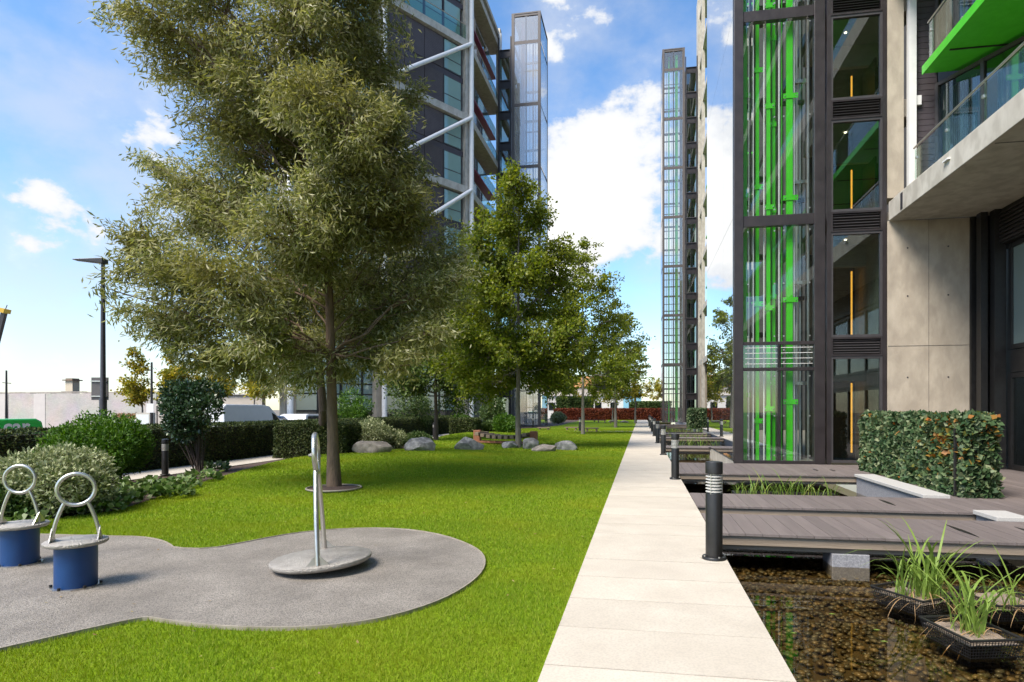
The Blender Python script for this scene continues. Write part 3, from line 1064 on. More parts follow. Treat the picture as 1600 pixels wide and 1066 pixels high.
glazed_wall(nb, SL_A, SL_B, ZS1 + .05, 10.3, 2, M_GLWIN)
glazed_wall(nb, SL_B, (9.0, 4.0), ZS1 + .05, 10.3, 6, M_GLWIN)
part('curtain', mat('pale_curtain', (.42, .43, .42), (.55, .56, .55), scale=3, rough=.9, stretch=(9, 9, .2)), nb,
     *[(8.0 + .028 * k, 8.016 + .028 * k, 17.93 - .05 * k, 17.97 - .05 * k, ZS1 + .1, 10.1) for k in range(16)])
part('room_wall', M_ROOM, nb, (10.3, 10.4, 2, 18, ZS1, 10.4))
# green painted balcony above
gb = part('green_balcony', M_GREEN, nb, (7.36, 9.3, YB, 17.6, 10.42, 10.56))
part('green_edge', M_GREEN, gb, (7.33, 7.36, YB, 17.62, 10.40, 10.62))
for y in np.arange(2.0, 17, 2.9): part('balcony_rib', M_STEEL, gb, (7.5, 9.2, y, y + .04, 10.395, 10.42))
balustrade(nb, 7.40, 17.4, 2.0, 10.6)
glazed_wall(nb, SL_A, SL_B, 10.62, 13.1, 2, M_GLWIN)
glazed_wall(nb, SL_B, (9.0, 4.0), 10.62, 13.1, 6, M_GLWIN)
for k, z in enumerate((13.1, 18.9, 24.7)):
    s2 = part('balcony_slab', M_CONC2, nb, (6.62, 10.5, YB, 17.90, z, z + .6))
    part('green_balcony', M_GREEN, nb, (7.36, 9.3, YB, 17.6, z + 3.4, z + 3.55))
    part('upper_glazing', M_GLWIN, nb, (8.95, 8.98, YB, 15.8, z + .62, z + 3.38), (8.95, 8.98, YB, 15.8, z + 3.57, z + 5.78))
    part('upper_balustrade', M_GLBAL, nb, (6.98, 7.0, YB, 17.5, z + .62, z + 1.7))
for y in (9.5, 1.0, -7.5):
    part('column', M_CONC, nb, (6.65, 7.0, y, y + .4, ZS1, 30))
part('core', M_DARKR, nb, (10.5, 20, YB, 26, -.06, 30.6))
# entrance glazing under the slab
part('spandrel', M_BLACK, nb, (9.05, 9.5, 3, 17.9, 5.75, ZS0 - .004))
part('spandrel_louvre', M_STEEL, nb, *[(9.0, 9.05, 3, 17.3, 5.8 + k * .1, 5.84 + k * .1) for k in range(8)])
glazed_wall(nb, (9.25, 17.2), (9.25, 4.4), 3.05, 5.74, 6, glass('blind_glass', (.5, .62, .6), 1.6, boost=.05, body=(.26, .33, .31), bodyfac=.7), M_BLACK, .12)
glazed_wall(nb, (9.25, 17.2), (9.25, 4.4), .02, 2.45, 6, M_GLWIN, M_BLACK, .12)
part('transom_panel', M_BLACK, nb, (9.2, 9.3, 4.4, 17.2, 2.47, 3.03))
part('transom_panel', mat('taupe_panel', (.22, .19, .165), (.27, .235, .20), rough=.6), nb, (9.185, 9.2, 4.4, 16.4, 2.53, 2.97))
part('corner_panel', M_BLACK, nb, (8.62, 9.3, 17.85, 18.0, 0, ZS0 - .004))
part('interior_wall', mat('warm_wall', (.36, .26, .22), (.42, .31, .26), rough=.85), nb, (10.3, 10.38, 3, 18, 0, 5.7))
MB().tube([(9.13, 16.3, .85), (9.13, 16.3, 1.55)], .016, 8).build('door_handle', M_INOX, nb)

# ---------------- far block on the right, with its own green shaft
YF = 73.4
LVF = [3.44, 7.0] + [7.0 + 5.8 * k for k in range(1, 7)]
lift_tower('glazed_lift_shaft', 'far glass lift shaft with green rails at the end of the garden path', 2.45, 5.05, YF, YF + 5, LVF, 44.0, M_GREEN, False, 'glazed lift shafts')
SF = [(0, .06)] + [(2.75 + 2.95 * k, 3.4 + 2.95 * k) for k in range(14)]
link_bay('lobby_windows', 'far stack of lobby windows beside the distant green lift shaft', 5.10, 6.5, YF, 4, SF, False, 43.0, group='lobby window stacks')
fb = thing('apartment_building', 'far concrete block of flats behind the distant green lift shaft', 'building', (8, YF, 0))
part('end_wall', M_CONC2, fb, (6.55, 7.1, YF - .1, YF + 2, 0, 50))
part('core', M_DARKR, fb, (8.6, 22, YF - 24, YF + 10, -.06, 50))
part('ground_pier', M_CONC, fb, (6.56, 7.6, YF - 2.2, YF - .12, 0, 6.6))
for k in range(8):
    z = 6.6 + 5.8 * k
    part('balcony_slab', M_CONC2, fb, (6.7, 8.6, YF - 24, YF - .11, z, z + .6))
    part('mid_balcony', M_GREEN, fb, (7.4, 8.6, YF - 24, YF - .2, z + 3.2, z + 3.35))
    for j in range(3):
        w = part('window', M_FRAME, fb, (8.5, 8.61, YF - 2.6 - 3 * j, YF - .3 - 3 * j, z + .7, z + 3.1), (8.5, 8.61, YF - 2.6 - 3 * j, YF - .3 - 3 * j, z + 3.5, z + 5.7))
        part('pane', M_GLWIN, w, (8.48, 8.5, YF - 2.5 - 3 * j, YF - .4 - 3 * j, z + .8, z + 3.0), (8.48, 8.5, YF - 2.5 - 3 * j, YF - .4 - 3 * j, z + 3.6, z + 5.6))
for y in (YF - 4, YF - 12, YF - 20): part('column', M_CONC2, fb, (6.6, 6.95, y, y + .4, 0, 50))

# ---------------- block on the left
A = Vector((-13.3, 46.4, 0))
dl_ = Vector((-.536, -.844, 0)).normalized()
nl_ = Vector((.844, -.536, 0)).normalized()
Bc = A + dl_ * 16.2
lb = thing('apartment_building', 'tall left block of flats with dark cladding and white diagonal braces', 'building', (-17, 46, 0))
TOPL = 37.0
slabz = [6.9, 12.7, 18.5, 24.2, 30.0, 35.8]


def L3(t_, off, z):
    p = A + dl_ * t_ + nl_ * off
    return Vector((p.x, p.y, z))


def lwall(name, m, t0, t1, o0, o1, z0, z1, parent=lb):
    pts = [L3(t0, o0, 0), L3(t0, o1, 0), L3(t1, o1, 0), L3(t1, o0, 0)]
    q = MB()
    q.prism([(p.x, p.y) for p in pts], z0, z1)
    return q.build(name, m, parent)


inner = [(-13.6 - .0, 46.4), (-13.6, 57.5), (-24, 57.5), (-33, 41), (-23.5, 33.6)]
core_poly = [tuple(L3(.3, -.9, 0)[:2]), tuple(L3(14.6, -.9, 0)[:2]), (-26.3, 42), (-28.5, 50), (-25, 57.5), (-15.4, 57.5), (-15.4, 47.6)]
core_poly.reverse()
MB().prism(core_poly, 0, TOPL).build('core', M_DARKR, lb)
m_pan = stripes(mat('ribbed_plum_panel', (.060, .048, .060), (.085, .070, .083), scale=1.5, rough=.5), 'Z', 2.6, .9, .03)
for k, z in enumerate(slabz):
    q = MB()
    pl = [tuple(L3(0, 0, 0)[:2]), tuple(L3(14.9, 0, 0)[:2]), tuple(L3(14.9, -2, 0)[:2]), (-16.5, 47), (-16.5, 57.2), (-13.3, 57.2)]
    pl.reverse()
    q.prism(pl, z, z + .55).build('floor_beam', M_CONC2, lb)
    if k == len(slabz) - 1: continue
    z0, z1 = z + .55, slabz[k + 1]
    zm = (z0 + z1) / 2
    # slanted face, corner bay: a strip of windows then ribbed panels
    for bay in range(2):
        t0 = .45 + bay * 8.0
        for (a0, a1) in ((z0 + .05, zm - .22), (zm + .22, z1 - .05)):
            for (w0, w1) in (((0.2, 2.0),) if bay == 0 and k < 4 else ((.3, 2.0), (2.1, 3.8), (3.9, 5.6), (5.7, 6.3))):
                f_ = lwall('window', M_FRAME, t0 + w0, t0 + w1, -.42, -.30, a0, a1)
                sp = a0 + (a1 - a0) * .38
                lwall('pane', M_GLTEAL, t0 + w0 + .09, t0 + w1 - .09, -.30, -.285, a0 + .09, sp - .04, f_)
                lwall('pane', M_GLTEAL, t0 + w0 + .09, t0 + w1 - .09, -.30, -.285, sp + .04, a1 - .09, f_)
            if bay == 0 and k < 4:
                for j in range(3):
                    lwall('cladding_panel', m_pan, t0 + 2.05 + j * 1.76, t0 + 2.05 + j * 1.76 + 1.72, -.42, -.30, a0, a1)
        lwall('spandrel_band', M_SLAT, t0, t0 + (7.4 if bay == 0 else 6.3), -.40, -.34, zm - .2, zm + .2)
    if k == 4:
        bg_ = lwall('balustrade_glass', M_GLBAL, .4, 14.5, -.06, -.04, z0 + .02, z0 + 1.1)
        MB().tube([L3(.4, -.05, z0 + 1.15), L3(14.5, -.05, z0 + 1.15)], .03, 6).build('handrail', M_INOX, lb)
    # braces
    for bay in range(2):
        ta, tb = bay * 8.0, bay * 8.0 + (8.0 if bay == 0 else 6.7)
        za, zb = (z1 + .25, z0 - .25) if bay == 0 else (z0 - .25, z1 + .25)
        MB().tube([L3(ta + .1, .22, za), L3(tb - .1, .22, zb)], .16, 10).build('brace', M_WHITE, lb, smooth=True)
    # face along the garden: recessed balconies
    cb = part('crimson_balcony', M_CRIM, lb, (-15.3, -13.7, 47.0, 56.6, zm - .12, zm + .02))
    part('balustrade_glass', M_GLBAL, cb, (-13.72, -13.70, 47.0, 56.6, zm + .05, zm + 1.0))
    part('balustrade_glass', M_GLBAL, lb, (-13.5, -13.48, 47.0, 56.6, z0 + .02, z0 + 1.05))
    MB().tube([(-13.49, 47, z0 + 1.1), (-13.49, 56.6, z0 + 1.1)], .03, 6).build('handrail', M_INOX, lb)
    for j in range(3):
        for (a0, a1) in ((z0 + .02, zm - .14), (zm + .04, z1 - .02)):
            f_ = part('window', M_FRAME, lb, (-15.42, -15.3, 47.2 + j * 3.2, 50.2 + j * 3.2, a0, a1))
            part('pane', M_GLWIN, f_, (-15.3, -15.28, 47.35 + j * 3.2, 50.05 + j * 3.2, a0 + .1, a1 - .1))
for t_ in (0, 8.0, 14.7):
    p = L3(t_, .15, 0)
    MB().tube([p, L3(t_, .15, TOPL)], .19, 12).build('column', M_WHITE, lb, smooth=True)
    lwall('pilaster', M_CONC2, t_ + (.03 if t_ == 0 else -.25), t_ + (.45 if t_ == 0 else .35), -.6, -.05, 6.9, 35.8)
part('column', M_CONC2, lb, (-13.7, -13.3, 56.7, 57.25, 0, TOPL + 1))
part('column', M_WHITE, lb, (-13.24, -13.0, 55.9, 56.15, 0, TOPL))
q = MB()
q.prism(pl, TOPL, TOPL + .4).build('roof_slab', M_CONC2, lb)
# ground floor
for (t0, t1) in ((.2, 1.0), (7.7, 8.5), (14.2, 14.9)): lwall('ground_pier', M_CONC, t0, t1, -.85, -.1, 0, 6.9)
m_blind = glass('blind_window', (.5, .7, .66), 1.55, boost=.05, body=(.30, .40, .37), bodyfac=.8)
for j in range(8):
    t0 = 1.05 + j * 1.6 + (.25 if j > 3 else 0)
    f_ = lwall('window', M_BLACK, t0, t0 + 1.58, -.8, -.6, 0, 6.85)
    lwall('pane', m_blind, t0 + .1, t0 + 1.48, -.6, -.58, 1.5, 2.5, f_)
    lwall('pane', m_blind, t0 + .1, t0 + 1.48, -.6, -.58, 2.6, 3.2, f_)
    lwall('pane', m_blind, t0 + .1, t0 + 1.48, -.6, -.58, 3.3, 6.7, f_)
    lwall('pane', M_GLWIN, t0 + .1, t0 + 1.48, -.6, -.58, .15, 1.4, f_)
for j in range(3):
    part('ground_pier', M_CONC, lb, (-15.2, -14.0, 47.2 + j * 4.4, 48.5 + j * 4.4, 0, 6.9))
    f_ = part('window', M_BLACK, lb, (-15.4, -15.2, 48.55 + j * 4.4, 51.5 + j * 4.4, 0, 6.85))
    part('pane', M_GLWIN, f_, (-15.2, -15.18, 48.7 + j * 4.4, 51.3 + j * 4.4, .2, 6.6))
LVL = [3.3] + [6.9 + 5.8 * k for k in range(6)]
lift_tower('glazed_lift_shaft', 'left glass lift shaft with crimson rails at the end of the clad block', -9.2, -11.95, 55.6, 60.0, LVL, 38.4, M_CRIM, False, 'glazed lift shafts')
SLF = [(0, .06)] + [(2.7 + 2.9 * k, 3.4 + 2.9 * k) for k in range(12)]
link_bay('lobby_windows', 'stack of lobby windows between the left clad block and its lift shaft', -13.25, -12.0, 55.7, 4, SLF, False, 36.5, group='lobby window stacks')

# ---------------- low buildings and wall in the distance
far = [('white rendered low building beyond the far end of the garden', P(905, 640, 118), 20, 4.2, (.62, .60, .57), (.40, .35, .3)),
       ('pale blue clad shed beyond the far end of the garden', P(988, 640, 112), 3.3, 4.6, (.22, .48, .62), (.25, .45, .55)),
       ('long orange roofed building behind the white one', P(870, 640, 150), 26, 7.0, (.50, .44, .38), (.42, .20, .07))]
for i, (lab, p, w, h, c, rc) in enumerate(far):
    t_ = thing('low_building', lab, 'building', (p.x, p.y, -.3))
    part('wall', mat('far_wall_%d' % i, c, tuple(x * .85 for x in c), scale=.5, rough=.85), t_, (p.x - w / 2, p.x + w / 2, p.y, p.y + 9, -.3, h))
    rf = MB()
    rf.add([(p.x - w / 2 - .3, p.y - .4, h), (p.x + w / 2 + .3, p.y - .4, h), (p.x + w / 2 + .3, p.y + 9.4, h), (p.x - w / 2 - .3, p.y + 9.4, h),
            (p.x - w / 2 - .3, p.y + 4.5, h + (3 if i == 2 else .7)), (p.x + w / 2 + .3, p.y + 4.5, h + (3 if i == 2 else .7))],
           [(0, 1, 5, 4), (3, 4, 5, 2), (0, 4, 3), (1, 2, 5), (0, 3, 2, 1)])
    rf.build('roof', mat('far_roof_%d' % i, rc, tuple(x * .8 for x in rc), scale=1, rough=.85), t_)
    for k in range(int(w // 3)):
        x = p.x - w / 2 + 1.0 + k * 3
        f_ = part('window', M_FRAME, t_, (x, x + 1.3, p.y - .06, p.y - .003, 1.4, 2.9))
        part('pane', M_GLWIN, f_, (x + .1, x + 1.2, p.y - .075, p.y - .062, 1.5, 2.8))

# old painted brick wall across the street
wa, wb = P(-160, 640, 48), P(250, 640, 44)
wc = P(415, 640, 42.5)
m_brick = bpy.data.materials.new('painted_brick')
m_brick.use_nodes = True
N, L = m_brick.node_tree.nodes, m_brick.node_tree.links
bk = N.new('ShaderNodeTexBrick')
bk.inputs['Scale'].default_value = 4.0
bk.inputs['Color1'].default_value = (.60, .52, .46, 1)
bk.inputs['Color2'].default_value = (.70, .62, .55, 1)
bk.inputs['Mortar'].default_value = (.45, .40, .36, 1)
bk.inputs['Mortar Size'].default_value = .018
tcb = N.new('ShaderNodeTexCoord')
mpb = N.new('ShaderNodeMapping'); mpb.inputs['Rotation'].default_value = (R(90), 0, 0)
L.new(tcb.outputs['Object'], mpb.inputs['Vector']); L.new(mpb.outputs[0], bk.inputs['Vector'])
nzb = N.new('ShaderNodeTexNoise'); nzb.inputs['Scale'].default_value = .8; nzb.inputs['Detail'].default_value = 6
L.new(tcb.outputs['Object'], nzb.inputs['Vector'])
mxb = N.new('ShaderNodeMix'); mxb.data_type = 'RGBA'; mxb.blend_type = 'MULTIPLY'; mxb.inputs[0].default_value = .5
L.new(bk.outputs['Color'], mxb.inputs[6]); L.new(nzb.outputs['Color'], mxb.inputs[7])
hb = N.new('ShaderNodeHueSaturation'); hb.inputs['Saturation'].default_value = .6; hb.inputs['Value'].default_value = .95
L.new(mxb.outputs[2], hb.inputs['Color'])
L.new(hb.outputs[0], N['Principled BSDF'].inputs['Base Color'])
N['Principled BSDF'].inputs['Roughness'].default_value = .9
bw_ = thing('brick_wall', 'long white painted brick wall across the street at far left', 'wall', (wa.x, wa.y, STREET))
MB().wall((wa.x, wa.y), (wb.x, wb.y), STREET, 2.72, .35).build('wall_face', m_brick, bw_)
cp = MB()
dwl = (wb - wa).normalized()
for k in range(26):
    p0 = wa + (wb - wa) * k / 26
    p1 = wa + (wb - wa) * (k + .99) / 26
    zz = 2.73 + random.uniform(0, .06)
    cp.bar((p0.x, p0.y, zz + .03), (p1.x, p1.y, zz + .03), .45, .08 + random.uniform(0, .05))
cp.build('wall_top', mat('old_coping', (.25, .22, .19), (.36, .33, .3), scale=4, rough=.9), bw_)
for f_ in (.14, .44, .58, .83):
    p = wa + (wb - wa) * f_
    q = MB().bar((p.x - dwl.x * .5, p.y - dwl.y * .5, 1.2), (p.x + dwl.x * .5, p.y + dwl.y * .5, 1.2), .75 if f_ < .6 else .5, 3.0)
    q.build('buttress', mat('smooth_render', (.50, .46, .44), (.57, .53, .50), scale=2, rough=.85), bw_)
p = P(100, 640, 47)
p = wa + (wb - wa) * .60
q0 = P(102, 640, 46.5)
ch = thing('chimney_stack', 'pale chimney with a dark cap rising above the white brick wall', 'chimney', (q0.x, q0.y, 0))
part('shaft', mat('buff_brick', (.52, .44, .33), (.60, .52, .40), scale=5, rough=.85), ch, (q0.x - .32, q0.x + .32, q0.y + .3, q0.y + .9, STREET, 3.75))
part('cap', M_TIMB, ch, (q0.x - .45, q0.x + .45, q0.y + .15, q0.y + 1.05, 3.75, 3.83), (q0.x - .3, q0.x + .3, q0.y + .3, q0.y + .9, 3.83, 3.93))
q1 = P(24, 617, 46.4)
MB().bar((q1.x - 1.2, wa.y - .12, 2.3), (q1.x + 1.2, wa.y - .12, 2.3), .3, .25).build('wall_ledge', M_TIMB, bw_)
t_ = thing('rendered_wall', 'plain grey rendered wall continuing behind the white van', 'wall', (wb.x, wb.y, STREET))
MB().wall((wb.x + .2, wb.y), (wc.x, wc.y), STREET, 2.55, .4).build('wall_face', mat('taupe_render', (.42, .38, .33), (.50, .45, .40), scale=1.5, rough=.85), t_)
MB().wall((wb.x + .2, wb.y - .05), (wc.x, wc.y - .05), 2.55, 2.63, .5).build('coping', M_COPE, t_)

# ================================================================== TREES AND PLANTS
def bez(p0, p1, p2, n):
    t = np.linspace(0, 1, n)[:, None]
    return (1 - t) ** 2 * p0 + 2 * t * (1 - t) * p1 + t ** 2 * p2


def grow_tree(name, label, base, trunk, r0, lobes, bark, leaf, L, W, per_twig, seed, group=None, droop=.35, twig_r=.008, spread=.09, cat='tree', bark_ring=None, min_h=None):
    """trunk: list of points; lobes: (centre, (rx, ry, rz), twigs). One trunk mesh with limbs, one crown mesh of leaves."""
    g = np.random.default_rng(seed)
    t_ = thing(name, label, cat, base, group=group)
    tr = np.array([tuple(p) for p in trunk], float)
    k = len(tr)
    rad = [r0 * (1.25 if i == 0 else 1) * (1 - .9 * (i / (k - 1)) ** .9) for i in range(k)]
    mb = MB()
    mb.tube(tr, rad, 12)
    zs = tr[:, 2]
    leaves = []
    tw = MB()
    for (c, rr, nt) in lobes:
        c, rr = np.array(c, float), np.array(rr, float)
        hd = np.hypot(*(c[:2] - np.array([np.interp(c[2], zs, tr[:, 0]), np.interp(c[2], zs, tr[:, 1])])))
        zb = max(min_h if min_h else zs[0] + .3 * (zs[-1] - zs[0]), min(c[2] - .75 * hd, zs[-1] * .98))
        s = np.array([np.interp(zb, zs, tr[:, 0]), np.interp(zb, zs, tr[:, 1]), zb])
        rb = np.interp(zb, zs, rad) * .30
        mid = (s + c) / 2 + g.normal(size=3) * .08 * hd + np.array([0, 0, -.02 * hd])
        br = bez(s, mid, c, 8)
        br[1:-1] += g.normal(size=(6, 3)) * .022 * (hd + .3)
        mb.tube(br, [max(.010, rb * (1 - .8 * i / 7)) for i in range(8)], 6)
        for q in range(nt):
            d = g.normal(size=3)
            d /= np.linalg.norm(d)
            e = c + d * rr * g.uniform(.15, 1) ** .42
            i = int(g.integers(3, 8))
            s2 = br[i]
            m2 = (s2 + e) / 2 + np.array([0, 0, .12 * np.linalg.norm(e - s2)]) + g.normal(size=3) * .06
            tp = bez(s2, m2, e, 5)
            tw.tube(tp, [twig_r * 1.7, twig_r * 1.3, twig_r, twig_r * .7, twig_r * .4], 3, cap=False)
            u = g.uniform(.35, 1.0, per_twig)
            pos = np.stack([np.interp(u, np.linspace(0, 1, 5), tp[:, j]) for j in range(3)], 1) + g.normal(size=(per_twig, 3)) * spread * np.array([1, 1, .7])
            dr = unit(tp[-1] - tp[2])[None, :] * .6 + g.normal(size=(per_twig, 3)) * .75
            dr[:, 2] -= droop
            leaves.append(leaf_quads(g, pos, dr, L, W))
    org = np.array(tuple(base))
    mb.build('trunk', bark, t_, smooth=True)
    tw.build('twigs', bark, t_)
    me = poly_mesh('crown', np.concatenate(leaves) - org, 4)
    link_mesh('crown', me, leaf, t_)
    return t_


def blob_lobes(spec, d, ddepth, seed, tw):
    """lobes given by where they sit in the view at depth d; depth spread makes the crown round"""
    g = random.Random(seed)
    out = []
    for (px, py, rpx) in spec:
        dd = d + g.uniform(-ddepth, ddepth)
        c = P(px, py, dd)
        r = rpx * dd / F
        out.append((tuple(c), (r * g.uniform(.95, 1.15), r * g.uniform(.95, 1.15), r * g.uniform(.8, .95)), int(tw * (rpx / 80) ** 1.6)))
    return out


m_willow = leafmat('narrow_olive_leaves', [(.11, .135, .028), (.19, .215, .05), (.27, .28, .08), (.36, .355, .15), (.50, .49, .32)], trans=.45, rough=.45, patch=(.21, .20, .05), patch_scale=.5, spec=.5)  # palest leaf tone puts silvery highlights into the colour
m_horn = leafmat('hornbeam_leaves', [(.075, .115, .010), (.135, .19, .017), (.20, .25, .027), (.30, .31, .05)], trans=.42, rough=.5, patch=(.20, .23, .022), patch_scale=.35)
m_horn2 = leafmat('yellowing_leaves', [(.15, .18, .018), (.27, .26, .022), (.38, .31, .03), (.46, .33, .035)], trans=.3, rough=.55)
m_horn3 = leafmat('dark_glossy_leaves', [(.010, .028, .010), (.020, .050, .016), (.035, .075, .025), (.08, .12, .06)], trans=.1, rough=.28, spec=.6)

# the big tree by the play surface
tb = G(522, 767)
tb.z = hgt(tb.x, tb.y) - .03
D0 = 11.55
trunk = [tb, P(520, 690, D0), P(518, 600, D0), P(516, 520, D0), P(514, 440, D0), P(511, 370, D0), P(507, 290, D0), P(498, 190, D0), P(490, 90, D0), P(484, -20, D0), P(478, -150, D0)]
spec = [(460, 20, 95), (330, 40, 92), (235, 20, 62), (185, 30, 30), (560, 40, 92), (540, 130, 85), (400, 130, 95), (300, 110, 75), (255, 90, 45), (470, 230, 100), (370, 240, 90), (575, 230, 85), (630, 260, 55),
        (285, 300, 72), (235, 250, 32), (330, 340, 90), (220, 350, 50), (450, 340, 95), (560, 330, 92), (640, 350, 75), (700, 400, 55), (215, 420, 48), (270, 420, 70), (360, 440, 85),
        (450, 430, 85), (590, 430, 85), (680, 460, 62), (230, 490, 48), (300, 500, 60), (390, 530, 65), (460, 530, 55), (560, 520, 60), (640, 510, 55), (360, 580, 34), (300, 555, 36),
        (420, -70, 110), (540, -70, 110), (280, -60, 90), (470, -160, 100), (640, 160, 38), (600, 100, 60), (705, 450, 38), (480, 590, 26), (400, 590, 30), (600, 560, 40), (335, 190, 60), (180, 455, 22), (725, 430, 25), (510, 480, 60), (490, 400, 70), (540, 580, 34), (600, 490, 62), (420, 480, 62), (260, 530, 40), (455, 560, 44), (640, 570, 36), (680, 520, 40), (505, 300, 70), (420, 185, 85), (540, 195, 85), (605, 180, 55), (480, 150, 85), (350, 280, 70), (620, 300, 60)]
grow_tree('willow_leaved_tree', 'big tree with narrow olive leaves rising from the lawn behind the spinner', tb, trunk, .115, blob_lobes(spec, D0, 1.7, 3, 38), M_BARK, m_willow, .135, .029, 92, 11, droop=.5,
          twig_r=.006, spread=.115, min_h=2.6)
# its darker neighbour behind
t2 = G(506, 713)
t2.z = hgt(t2.x, t2.y) - .03
D1 = 18.6
trunk2 = [t2, P(505, 640, D1), P(500, 580, D1), P(496, 540, D1), P(488, 460, D1), P(485, 380, D1), P(482, 260, D1), P(480, 120, D1)]
spec2 = [(480, 500, 70), (420, 540, 60), (560, 530, 62), (620, 540, 60), (380, 480, 70), (560, 450, 80), (640, 470, 62), (430, 400, 80), (520, 350, 80), (600, 380, 72), (345, 550, 45), (445, 585, 45), (660, 530, 45),
         (400, 300, 70), (500, 240, 75), (580, 290, 70), (690, 490, 45), (715, 430, 40), (420, 615, 26), (450, 620, 24), (480, 150, 60), (535, 590, 30)]
grow_tree('willow_leaved_tree', 'shaded second narrow leaved tree with a dark trunk just behind the big one', t2, trunk2, .15, blob_lobes(spec2, D1, 2.0, 5, 26), M_BARKD, m_willow, .16, .036, 56, 12, droop=.5, spread=.14)


# hornbeams on the lawn
def hornbeam(name, label, px, py, d, rows, seed, lean=0, leaf=m_horn, bark=M_BARKG, L=.14, W=.085, tw=95, per=52, r0=.105, group='hornbeams on the lawn', dz=1.0):
    b_ = P(px, py, d)
    b_.z = hgt(b_.x, b_.y) - .03 if b_.y < 90 else -.3
    top = min(r[1] for r in rows)
    tr_ = [b_] + [P(px + lean * i / 6 + random.uniform(-1, 1), py + (top + 25 - py) * i / 6, d) for i in range(1, 7)]
    tr_[1].z = max(tr_[1].z, .3)
    sp = []
    g = random.Random(seed)
    for (cx, cy, hw) in rows:
        n_ = max(1, int(round(hw / 26)))
        for j in range(n_):
            u = 0 if n_ == 1 else -1 + 2 * j / (n_ - 1)
            sp.append((cx + u * (hw - 22) + g.uniform(-6, 6), cy + g.uniform(-10, 10) + abs(u) * 8, min(hw, 42) + g.uniform(-5, 5)))
    hw_m = max(r[2] for r in rows) * d / F
    return grow_tree(name, label, b_, tr_, r0, blob_lobes(sp, d, hw_m * .6 * dz, seed, tw), bark, leaf, L, W, per, seed, group, droop=.25, spread=.13, twig_r=.009)


hornbeam('hornbeam_tree', 'hornbeam among the boulders, its tall crown in front of the left lift shaft', 810, 701, 24.0,
         [(806, 265, 14), (803, 300, 34), (805, 340, 56), (805, 385, 76), (810, 430, 92), (808, 475, 104), (806, 520, 112), (800, 560, 110), (800, 596, 80)], 21, tw=105)
hornbeam('hornbeam_tree', 'smaller dark hornbeam left of the boulder bridge, close to the big tree', 681, 690, 28.5,
         [(690, 420, 30), (688, 460, 56), (690, 500, 78), (688, 540, 92), (686, 575, 86), (684, 600, 60)], 22, leaf=leafmat('deep_green_leaves', [(.03, .06, .010), (.055, .10, .016), (.09, .14, .025), (.14, .19, .04)], trans=.28, rough=.5), bark=M_BARKD)
hornbeam('hornbeam_tree', 'hornbeam in the middle of the lawn beside the low benches', 911, 677, 37.5,
         [(915, 375, 14), (913, 410, 32), (910, 445, 48), (912, 485, 62), (914, 525, 74), (914, 560, 76), (908, 592, 60)], 23, L=.17, W=.10)
hornbeam('hornbeam_tree', 'olive hornbeam behind the middle one, reaching towards the path', 962, 668, 52,
         [(958, 470, 14), (956, 505, 30), (955, 540, 40), (955, 570, 44), (950, 600, 36)], 24, L=.22, W=.13, r0=.12)
hornbeam('autumn_tree', 'yellowing tree at the far end of the lawn near the path', 993, 662, 68,
         [(990, 545, 14), (990, 570, 26), (988, 595, 30), (985, 612, 24)], 25, leaf=m_horn2, L=.26, W=.16, r0=.12, group='yellowing trees')
hornbeam('autumn_tree', 'yellow green tree behind the middle hornbeam above the red hedge', 958, 660, 80, [(955, 585, 18), (952, 605, 30), (950, 620, 28)], 26, leaf=m_horn2, L=.28, W=.17, r0=.12, group='yellowing trees', tw=130)
hornbeam('autumn_tree', 'low golden tree seen between the path end and the far lift shaft', 1030, 650, 104, [(1022, 606, 14), (1024, 618, 22)], 27, leaf=m_horn2, L=.32, W=.2, r0=.12, group='yellowing trees', tw=130)
hornbeam('autumn_tree', 'golden tree hanging over the left end of the red hedge', 893, 655, 96, [(880, 590, 22), (886, 608, 36)], 28, leaf=m_horn2, L=.32, W=.2, r0=.12, group='yellowing trees', tw=130)
# street trees
hornbeam('street_tree', 'small yellow green tree beside the white brick wall', 222, 655, 37, [(218, 555, 10), (215, 580, 22), (216, 602, 30), (215, 616, 24)], 31, leaf=m_horn2, L=.2, W=.12, r0=.06, group='street trees', tw=150, per=40)
hornbeam('street_tree', 'second yellow green street tree, just right of the first', 272, 655, 36, [(272, 560, 14), (275, 585, 26), (275, 606, 28)], 32, leaf=m_horn2, L=.2, W=.12, r0=.06, group='street trees', tw=150, per=40)
hornbeam('street_tree', 'yellowing street tree above the white van', 330, 655, 37, [(322, 565, 22), (330, 590, 30), (336, 610, 26)], 33, leaf=m_horn2, L=.2, W=.12, r0=.06, group='street trees', tw=150, per=40)
hornbeam('street_tree', 'yellowing street tree between the white van and the blue car', 398, 655, 36, [(398, 560, 18), (400, 590, 30), (402, 614, 24)], 34, leaf=m_horn2, L=.2, W=.12, r0=.07, group='street trees', tw=150, per=40)


